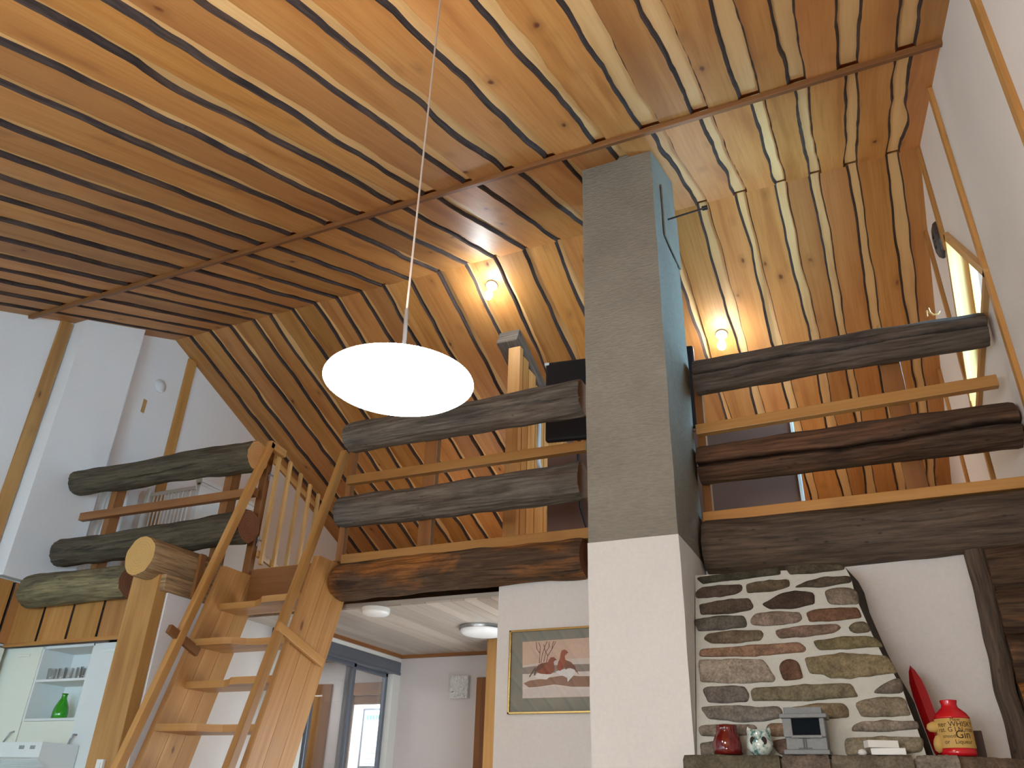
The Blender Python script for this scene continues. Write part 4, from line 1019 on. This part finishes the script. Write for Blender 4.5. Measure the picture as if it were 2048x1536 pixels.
stones = [
 (sA([(105, 235), (560, 175), (1130, 110), (1135, 190), (620, 245), (180, 305)]), (70, 68, 58)),
 (sA([(1230, 95), (1500, 66), (1950, 70), (1965, 125), (1600, 158), (1290, 185)]), (82, 76, 64)),
 (sA([(95, 420), (170, 360), (650, 325), (660, 395), (560, 440), (100, 490)]), (84, 72, 66)),
 (sA([(740, 320), (860, 290), (1250, 262), (1262, 340), (1100, 385), (760, 420)]), (96, 86, 72)),
 (sA([(1365, 350), (1510, 280), (1750, 235), (2040, 220), (2040, 290), (1700, 335)]), (82, 74, 64)),
 (sA([(135, 580), (400, 535), (740, 500), (800, 590), (760, 640), (560, 670), (160, 700)]), (84, 74, 66)),
 (sA([(930, 570), (1050, 520), (1200, 440), (1360, 415), (1560, 430), (1585, 560), (1380, 600), (1050, 625)]), (70, 58, 52)),
 (sB([(330, 420), (420, 385), (640, 375), (720, 430), (735, 560), (400, 555)]), (128, 118, 108)),
 (sA([(80, 770), (300, 745), (680, 725), (715, 790), (700, 860), (400, 885), (110, 910)]), (92, 90, 86)),
 (sA([(795, 780), (850, 695), (1100, 680), (1390, 680), (1415, 760), (1350, 800), (1000, 835), (830, 835)]), (136, 122, 114)),
 (sB([(85, 685), (200, 650), (500, 630), (720, 620), (770, 740), (480, 765), (150, 788)]), (108, 82, 66)),
 (sA([(185, 1010), (240, 960), (450, 925), (900, 910), (920, 980), (880, 1030), (500, 1060), (290, 1065)]), (106, 96, 82)),
 (sA([(1110, 910), (1350, 870), (1850, 830), (1920, 870), (1830, 935), (1450, 975), (1150, 1005)]), (122, 104, 94)),
 (sB([(640, 870), (700, 820), (840, 815), (895, 910), (700, 928)]), (104, 98, 84)),
 (sA([(140, 1155), (500, 1130), (900, 1100), (1390, 1065), (1460, 1120), (1440, 1180), (1000, 1215), (300, 1240), (140, 1235)]), (138, 112, 96)),
 (sB([(185, 1045), (500, 1010), (830, 985), (960, 1010), (1040, 1110), (700, 1120), (260, 1155)]), (116, 108, 84)),
 (sC([(130, 140), (500, 140), (920, 135), (1075, 370), (1060, 405), (500, 410), (150, 405)]), (150, 142, 134)),
 (sC([(1165, 230), (1200, 165), (1290, 140), (1380, 180), (1430, 350), (1210, 390)]), (104, 80, 66)),
 (sB([(80, 1265), (300, 1240), (560, 1210), (780, 1225), (1100, 1240), (1220, 1440), (900, 1480), (420, 1505), (330, 1460), (150, 1450)]), (132, 122, 98)),
 (sC([(185, 520), (240, 485), (680, 480), (735, 560), (730, 660), (250, 665)]), (104, 100, 98)),
 (sC([(790, 530), (830, 495), (1300, 475), (1900, 440), (2040, 440), (2135, 600), (1500, 640), (820, 650)]), (118, 112, 94)),
 (sD([(700, 545), (850, 440), (980, 380), (1025, 390), (1042, 540), (860, 545)]), (112, 104, 98)),
 (sC([(155, 740), (400, 725), (850, 745), (1130, 730), (1165, 800), (1150, 870), (900, 910), (600, 905), (250, 880)]), (124, 120, 116)),
 (sC([(1310, 745), (1650, 705), (1950, 695), (2010, 760), (2010, 860), (1740, 870), (1290, 850)]), (126, 114, 94)),
 (sD([(470, 690), (560, 650), (1020, 620), (1080, 650), (1130, 830), (900, 845), (540, 850)]), (126, 118, 104)),
 (sC([(130, 1000), (170, 975), (800, 965), (830, 1000), (820, 1080), (500, 1100), (150, 1100)]), (128, 120, 112)),
 (sC([(985, 1085), (1010, 970), (1050, 955), (1245, 970), (1240, 1100)]), (138, 118, 100)),
 (sC([(150, 1210), (320, 1190), (600, 1190), (640, 1350), (170, 1360)]), (114, 108, 102)),
 (sC([(1060, 1190), (1250, 1160), (1260, 1320), (1150, 1330)]), (120, 104, 96)),
 (sD([(440, 970), (560, 930), (1230, 920), (1245, 1010), (800, 1040), (430, 1040)]), (138, 130, 122)),
 (sD([(340, 1140), (900, 1130), (1280, 1130), (1290, 1300), (900, 1340), (360, 1350)]), (136, 130, 114)),
]
mb = MB()
def stone(mb, poly, col, n, h=.014, fine=5):
    pts = []
    for i in range(len(poly)):
        p, q = poly[i], poly[(i + 1) % len(poly)]; k = max(1, int((q - p).length / .011))
        for j in range(k):
            t = j / k; s = p.lerp(q, t); pts.append(s)
    c = sum(pts, Vector()) / len(pts)
    pts = [p + (p - c).normalized() * .007 * nz(p.x * 45, p.y * 45, p.z * 45) for p in pts]
    nrm = sum(((pts[i] - c).cross(pts[(i + 1) % len(pts)] - c) for i in range(len(pts))), Vector())
    if nrm.dot(n) < 0: pts.reverse()
    pts = [p + (p - c).normalized() * .007 for p in pts]
    # corner smoothing
    for _ in range(1): pts = [(pts[i - 1] + pts[i] * 2 + pts[(i + 1) % len(pts)]) / 4 for i in range(len(pts))]
    tn = tuple(lin(v) for v in col)
    rings = []
    for s, hh in ((1.02, -.004), (1.0, h * .55), (.9, h), (.6, h * 1.1), (.25, h * 1.1)):
        rr = []
        for p in pts:
            v = (p - c); l = v.length; q = c + v * (1 - min(.012, l * .3) / l * (1 if s == .9 else 0)) if s >= .9 else c + v * s
            if s > 1: q = c + v * s
            rr.append(q + n * (hh + .004 * nz(q.x * 18, q.z * 18, 3) * (s < 1)))
        rings.append(rr)
    mb.grid(rings, lambda a, b: (0, 0), 0, tn, True, True)
    mb.face(rings[-1], None, 0, tn, True)
for px, col in stones: stone(mb, [HP(*p) for p in px], col, hn)
mb.build('facing_stones', M['stone'], fp)
# lower body and mantel ledge
mb = MB(); mb.box(CX1 + .004, .06, MF + .12, NY, .0, 1.44); mb.build('hearth_body', M['mortar'], fp)
mb = MB(); x = CX1 - .015; k = 0; wds = [.40, .19, .30, .155]
cols = [(92, 88, 76), (104, 94, 88), (104, 98, 88), (124, 118, 110)]
mb.box(CX1 + .004, .05, MF + .05, 3.98, 1.40, MZ - .012, tn=(lin(190), lin(190), lin(182)))
for w in wds:
    nx2 = x + w - .016
    pts = [Vector((x, MF, 1.38)), Vector((nx2, MF, 1.38)), Vector((nx2, MF, MZ)), Vector((x, MF, MZ))]
    rows = []
    for (dx, yy, zz) in ((0, MF + .09, 1.37), (0, MF + .008, 1.375), (-.004, MF, 1.40), (-.004, MF, MZ - .018), (0, MF + .012, MZ), (0, MF + .26, MZ)):
        rows.append([Vector((x + dx + (nx2 - x - 2 * dx) * q / 16, yy + .006 * nz(q * .8 + k * 9, zz * 9, 1), zz + .005 * nz(q * .7 + k * 7, yy * 5, 4))) for q in range(17)])
    mb.grid(rows, lambda a, b: (0, 0), 0, tuple(lin(v) for v in cols[k]), True, False, True)
    for e_ in (0, 16): mb.face([r[e_] for r in (rows if e_ == 0 else rows[::-1])], None, 0, tuple(lin(v) for v in cols[k]))
    x += w; k += 1
mb.build('mantel_ledge', M['stone'], fp)
# ledge to the right
lx0 = .075
mb = MB(); rows = []
for (dy, zz) in ((.0, 1.30), (0, MZ - .03), (.015, MZ), (.5, MZ)):
    rows.append([Vector((lx0 + (.385 - lx0) * q / 20, 3.70 + .17 * (q / 20) ** 2 + dy * (1.0) + .006 * nz(q * .5, zz * 4, 2), zz + .004 * nz(q * .6, dy * 9, 8))) for q in range(21)])
mb.grid(rows, lambda a, b: (0, 0), 0, (lin(112), lin(98), lin(86)), True, False, True)
mb.face([r[0] for r in rows], None, 0, (lin(112), lin(98), lin(86))); mb.face([r[-1] for r in reversed(rows)], None, 0, (lin(112), lin(98), lin(86)))
mb.build('side_ledge', M['stone'], fp)
# niche wall, log frame, log wall
nx1 = P(1927, 1110, Y=NY).x
mb = MB(); mb.box(CX1 + .003, nx1 + .06, NY + .003, NY + .1, 0, 2.44); struct(mb.build('wall_hearth', M['plaster']), 'white wall behind the stone fireplace')
mb = MB(); fa, fb = P(1928, 1105, Y=NY - .05), P(2010, 1536, Y=NY - .05)
rows = []
for i in range(61):
    t = i / 60; z = 1.2 + (2.45 - 1.2) * t; xx = fa.x - .004 + .012 * nz(z * 2, 5, 1) + .008 * nz(z * 7, 3, 3)
    x2 = xx + .085 + .006 * nz(z * 3, 9, 9)
    rows.append([Vector((xx, NY, z)), Vector((xx + .006, NY - .05, z)), Vector(((xx + x2) / 2, NY - .056, z)), Vector((x2, NY - .05, z)), Vector((x2, NY, z))])
mb.grid(rows, lambda a, b: (a * .02, b * .04), 0)
mb.face(rows[-1]); tag(mb.build('door_casing', L_BEAMG), 'upright weathered board between the white wall and the log wall', 'board')
mb = MB(); z = 2.37
lw = MB(); zz = 2.33; r_ = .115; k = 0
while zz > 1.0:
    sub = logmesh((fa.x + .085, NY + .02, zz), (XR - .0, NY + .02, zz), r_, seed=70 + k * 3, seg=48, cracks=[(80, 0.05, .5, .4, .006, .012)], rough=.8)
    o_ = len(lw.v); lw.v += sub.v; lw.f += [tuple(i + o_ for i in f) for f in sub.f]; lw.uv += sub.uv; lw.mi += [0] * len(sub.f); lw.tn += sub.tn; lw.sm += sub.sm
    zz -= .205; k += 1
struct(lw.build('wall_log', L_BEAM), 'wall of stacked dark logs')

# ------------------------------------------------------------------ things on the mantel
IY = MF + .08
def ix(px): return P(px, 1517, Y=IY).x
sc_ = abs(ix(1500) - ix(1400)) / 100
def at(px, w): return Matrix.Translation((ix(px), IY, MZ + .003))
h_ = lambda y0, y1: abs(P(1500, y0, Y=IY).z - P(1500, y1, Y=IY).z)
H1 = h_(1457, 1517); R1 = sc_ * 29
mb = MB(); mb.lathe([(.001, 0), (R1 * .86, 0), (R1 * .98, H1 * .05), (R1, H1 * .2), (R1 * .98, H1 * .42), (R1 * .86, H1 * .6), (R1 * .72, H1 * .76), (R1 * .69, H1 * .9), (R1 * .74, H1), (R1 * .66, H1), (R1 * .6, H1 * .85), (R1 * .8, H1 * .3), (.001, H1 * .08)], at(1458, 0), 72, rf=lambda t, z: 1 + (.035 * math.sin(12 * t + 18 * z) * math.cos(60 * z) + .012 * math.sin(24 * t)) * (1 if .01 < z < H1 * .97 else .3))
tag(mb.build('vase', M['redglass']), 'dark red glossy patterned glass vase, leftmost on the mantel', 'vase')
H2 = h_(1463, 1517); R2 = sc_ * 26
ow_ = thing('owl_candle_holder', 'green and white glazed owl candle holder on the mantel', 'candle holder', (ix(1523), IY, MZ + .003))
mb = MB(); Mo = at(1523, 0)
def owlr(t, z):
    f_ = 1.0
    if z > H2 * .78: f_ += .16 * max(0, math.cos(2 * t) ** 6) * (1 if abs(math.cos(t)) > .5 else 0)
    return f_
prof = [(.001, 0), (R2 * .56, 0), (R2 * .6, H2 * .04), (R2 * .72, H2 * .08), (R2 * .98, H2 * .25), (R2, H2 * .42), (R2 * .9, H2 * .62), (R2 * .78, H2 * .8), (R2 * .8, H2 * .92), (R2 * .72, H2 * .92), (R2 * .7, H2 * .8), (R2 * .88, H2 * .4), (.001, H2 * .1)]
mb.lathe(prof, Mo, 64, rf=owlr); body = mb.build('body', M['owl'], ow_)
for sx in (-1, 1):
    mb = MB(); c = Mo @ Vector((sx * R2 * .70, 0, H2 * .88))
    mb.lathe([(R2 * .24, 0), (R2 * .16, H2 * .08), (R2 * .02, H2 * .19)], Matrix.Translation(c) @ Matrix.Rotation(sx * .35, 4, 'Y'), 16); mb.build('ear', M['owl'], ow_)
    mb = MB(); c = Mo @ Vector((sx * R2 * .42 + .002, -R2 * .90, H2 * .48)); rows = []
    pts = []
    for k in range(20):
        t = k / 20 * 6.283; pts.append(c + Vector((R2 * .20 * math.cos(t), 0, R2 * .30 * math.sin(t) * (1.15 if math.sin(t) > 0 else .8))))
    mb.prism(pts, (0, .02, 0)); mb.build('eye_opening', M['ink'], ow_)
# miniature stone oven
X0, X1_ = ix(1576), ix(1661); Xm = (X0 + X1_) / 2; wv = X1_ - X0; H3 = h_(1424, 1517); z0 = MZ + .003
mo = thing('miniature_oven', 'miniature grey soapstone oven with dark glass door on the mantel', 'figurine', (Xm, IY + .03, z0))
y0 = IY - .045; y1 = IY + .07
mb = MB()
mb.box(X0 - .006, X1_ + .006, y0 - .008, y1, z0, z0 + H3 * .10); mb.box(X0 + .006, X1_ - .0, y0 + .004, y1, z0 + H3 * .10, z0 + H3 * .36)
mb.box(X0, X0 + wv * .22, y0, y1, z0 + H3 * .36, z0 + H3 * .76); mb.box(X1_ - wv * .12, X1_, y0, y1, z0 + H3 * .36, z0 + H3 * .76); mb.box(X0, X1_, y1 - .02, y1, z0 + H3 * .3, z0 + H3 * .76)
mb.box(X0 - .008, X1_ + .012, y0 - .01, y1 + .004, z0 + H3 * .76, z0 + H3 * .85); mb.box(X0 + .008, X1_ - .006, y0 + .014, y1, z0 + H3 * .85, z0 + H3)
mb.build('body', M['slate'], mo, bevel=.004)
mb = MB(); mb.box(X0 + wv * .18, X1_ - wv * .08, y0 - .008, y0 + .012, z0 + H3 * .34, z0 + H3 * .40); mb.build('sill', M['slate'], mo, bevel=.003)
mb = MB(); mb.box(X0 + wv * .22, X1_ - wv * .12, y0 + .008, y0 + .014, z0 + H3 * .40, z0 + H3 * .76); mb.build('glass_door', plain('dark_glass', (10, 18, 24), .6, .06), mo)
mb = MB(); 
for (a_, b_, c_, d_) in ((.34, .62, .33, .35), (.44, .47, .14, .33), (.5, .52, .14, .33), (.32, .64, .125, .14)): mb.box(X0 + wv * a_, X0 + wv * b_, y0 - .0, y0 + .006, z0 + H3 * c_, z0 + H3 * d_)
mb.build('grate', plain('dark_slate', (70, 76, 80), .6), mo)
# white boxes and pebble
mb = MB(); xa_, xb2 = ix(1745), ix(1815); hB = h_(1503, 1516); mb.box(xa_, xb2, IY - .03, IY + .02, MZ + .004, MZ + .004 + hB)
tag(mb.build('white_box', M['white'], bevel=.002), 'long flat white box on the mantel, under the small white box', 'box')
mb = MB(); xa_, xb2 = ix(1744), ix(1790); c = Vector(((xa_ + xb2) / 2, IY - .002, MZ + .005 + hB + h_(1488, 1502) / 2)); an = .35
mb.obox(c, Vector((math.cos(an), math.sin(an), 0)) * .058, Vector((-math.sin(an), math.cos(an), 0)) * .03, Vector((0, 0, h_(1488, 1502) / 2)))
tag(mb.build('white_box', M['white'], bevel=.002), 'small white box lying askew on the long flat white box', 'box')
mb = MB(); mb.lathe([(.001, 0), (.012, .001), (.017, .009), (.012, .02), (.001, .024)], Matrix.Translation((ix(1727), IY, MZ + .003)), 20, rf=lambda t, z: 1 + .1 * math.sin(2 * t + 1))
tag(mb.build('pebble', M['plaster']), 'tiny white pebble left of the white boxes on the mantel', 'pebble')
# red bottle with label
BYY = 3.84; bx = P(1917, 1500, Y=BYY).x; bs = abs(P(1957, 1500, Y=BYY).x - P(1877, 1500, Y=BYY).x) / 2; bh = P(1910, 1404, Y=BYY).z - MZ
rb = thing('red_bottle', 'red glazed bottle with a yellowed printed label on the side ledge', 'bottle', (bx, BYY, MZ + .006))
Mb = Matrix.Translation((bx, BYY, MZ + .006)); R_ = bs * .93
mb = MB(); mb.lathe([(.001, 0), (R_ * .93, 0), (R_ * .98, .008), (R_ * .98, bh * .12), (R_ * .95, bh * .13), (R_ * .95, bh * .66), (R_ * .99, bh * .665), (R_ * .98, bh * .69), (R_ * .85, bh * .76), (R_ * .62, bh * .83), (R_ * .47, bh * .87), (R_ * .43, bh * .92), (R_ * .48, bh * .985), (R_ * .48, bh), (R_ * .38, bh), (R_ * .36, bh * .9), (.001, bh * .88)], Mb, 64)
mb.build('body', M['redpaint'], rb)
mb = MB(); mb.lathe([(R_ * .985, bh * .135), (R_ * 1.0, bh * .15), (R_ * 1.0, bh * .64), (R_ * .985, bh * .655)], Mb, 64, rf=lambda t, z: 1 + .008 * math.sin(5 * t + 30 * z)); lbl = mb.build('paper_label', M['label'], rb)
def bent_text(txt, size, zc, ang0):
    cu = bpy.data.curves.new('txt', 'FONT'); cu.body = txt; cu.size = size; cu.align_x = 'CENTER'; cu.extrude = 0
    o = bpy.data.objects.new('txt', cu); COL.objects.link(o); bpy.context.view_layer.update()
    me = bpy.data.meshes.new_from_object(o.evaluated_get(bpy.context.evaluated_depsgraph_get())); bpy.data.objects.remove(o); bpy.data.curves.remove(cu)
    rr = R_ * 1.012
    out = MB()
    for p in me.polygons:
        pts = []
        for vi in p.vertices:
            v = me.vertices[vi].co; a_ = ang0 + v.x / rr - math.pi / 2
            pts.append((bx + rr * math.cos(a_), BYY + rr * math.sin(a_), MZ + .006 + zc + v.y))
        out.face(pts)
    bpy.data.meshes.remove(me); return out
tx = MB()
def addt(*a):
    s_ = bent_text(*a); o_ = len(tx.v); tx.v += s_.v; tx.f += [tuple(i + o_ for i in f) for f in s_.f]; tx.uv += s_.uv; tx.mi += s_.mi; tx.tn += s_.tn; tx.sm += s_.sm
addt('Mew', .018, bh * .60, .1); addt('ner WHISKY', .027, bh * .505, .12); addt('rat. G I N men', .024, bh * .415, .1); addt('smooth', .018, bh * .31, -.35); addt('Gin', .040, bh * .30, .42); addt('or   Liqueur', .022, bh * .205, .1)
tx.build('label_text', M['ink'], lbl)
for (z, ax, l_) in ((.52, -1.05, .030), (.22, -.98, .034)):
    mb = MB(); c = Mb @ Vector((R_ * ax, -R_ * .25, bh * z)); mb.lathe([(.001, -l_), (.014, -l_ * .8), (.02, -l_ * .2), (.02, l_ * .3), (.013, l_ * .8), (.001, l_)], Matrix.Translation(c) @ Matrix.Rotation(math.radians(80 if z > .4 else 10), 4, 'Y'), 20); mb.build('handle_lug', M['label'], rb)
bw = P(1962, 1490, Y=4.0); mb = MB(); mb.box(bw.x - .07, bw.x + .012, 3.98, 4.03, MZ + .006, P(1960, 1462, Y=4.0).z, grain='z')
tag(mb.build('wooden_block', plain('dark_brown_wood', (72, 46, 34), .5), bevel=.003), 'dark brown upright block behind the red bottle', 'block')
# pointed red ornament leaning on the hood
rt0 = P(1820, 1331, Y=4.17); rt1 = Vector((P(1884, 1500, Y=4.0).x, 4.0, MZ + .03)); ax_ = (rt0 - rt1); Lr = ax_.length
Mr = Matrix.Translation(rt1) @ ax_.to_track_quat('Z', 'Y').to_matrix().to_4x4()
mb = MB(); mb.lathe([(.001, -.012), (.030, -.01), (.034, .02), (.036, Lr * .35), (.036, Lr * .62), (.031, Lr * .78), (.016, Lr * .92), (.006, Lr * .97), (.001, Lr)], Mr, 6)
o = mb.build('pointed_ornament', plain('dark_red_paint', (158, 14, 22), .3, .5), bevel=.002); tag(o, 'long red pointed ornament leaning between the stone breast and the white wall', 'ornament')
for p in o.data.polygons: p.use_smooth = False

# ------------------------------------------------------------------ light
W = bpy.data.worlds.new('world'); S.world = W; W.use_nodes = True
bg = W.node_tree.nodes['Background']
wt = W.node_tree; tcw = wt.nodes.new('ShaderNodeTexCoord'); sx = wt.nodes.new('ShaderNodeSeparateXYZ'); rw = wt.nodes.new('ShaderNodeValToRGB')
wt.links.new(tcw.outputs['Generated'], sx.inputs[0]); wt.links.new(sx.outputs[0], rw.inputs[0]); wt.links.new(rw.outputs[0], bg.inputs[0])
rw.color_ramp.elements[0].position = .3; rw.color_ramp.elements[0].color = (.020, .021, .022, 1)
rw.color_ramp.elements[1].position = .55; rw.color_ramp.elements[1].color = (.34, .70, 1.0, 1)
bg.inputs[1].default_value = 32.0
def area(name, loc, rot, sx, sy, power, col, portal=False):
    l = bpy.data.lights.new(name, 'AREA'); l.shape = 'RECTANGLE'; l.size = sx; l.size_y = sy; l.energy = power; l.color = col
    o = bpy.data.objects.new(name, l); COL.objects.link(o); o.location = loc; o.rotation_euler = rot
    if portal: l.cycles.is_portal = True
    return o
for i, (x0, x1, z0, z1) in enumerate(FW):
    area('window_daylight', ((x0 + x1) / 2, YB - .06, (z0 + z1) / 2), (math.radians(90), 0, 0), x1 - x0, z1 - z0, 42, (.93, .97, 1.0))
area('window_portal', (XR + .24, 4.87, 4.2), (0, math.radians(90), 0), .8, 1.55, 1, (1, 1, 1), True)
area('room_lamp', (-5.2, 6.9, HC - .03), (0, 0, 0), .5, .5, 55, (.85, .95, 1.0))
area('ceiling_fill', (-.9, -1.0, 1.55), (math.radians(154), 0, math.radians(-14)), 1.0, .8, 62, (.95, .98, 1.0))  # added unseen uplight behind the viewer, fills ceiling and walls; no fixture
for nm, lo, pw in (('loft_fill', (-.9, 6.9, 3.3), 22), ('loft_fill', (-4.0, 7.2, 3.3), 18)):  # unseen point lights added to brighten the rear loft boards
    l = bpy.data.lights.new(nm, 'POINT'); l.energy = pw; l.color = (1, .93, .84); l.shadow_soft_size = .12
    o = bpy.data.objects.new(nm, l); COL.objects.link(o); o.location = lo
area('closet_fill', (-4.8, 5.65, HC - .02), (0, 0, 0), .6, .4, 9, (.95, .97, 1.0))  # added fill so the wall behind the sliding doors is not dark
area('hall_fill', (-2.0, 5.2, 1.2), (0, math.radians(90), 0), 1.4, .9, 22, (.9, .96, 1.0))  # added fill hidden by the picture wall, stands in for doorway daylight
S.view_settings.view_transform = 'Standard'; S.view_settings.look = 'None'; S.view_settings.gamma = 1
S.view_settings.use_curve_mapping = False
S.view_settings.exposure = 0.25
S.cycles.use_denoising = True
S.cycles.max_bounces = 8
S.cycles.diffuse_bounces = 5
S.cycles.sample_clamp_indirect = 6
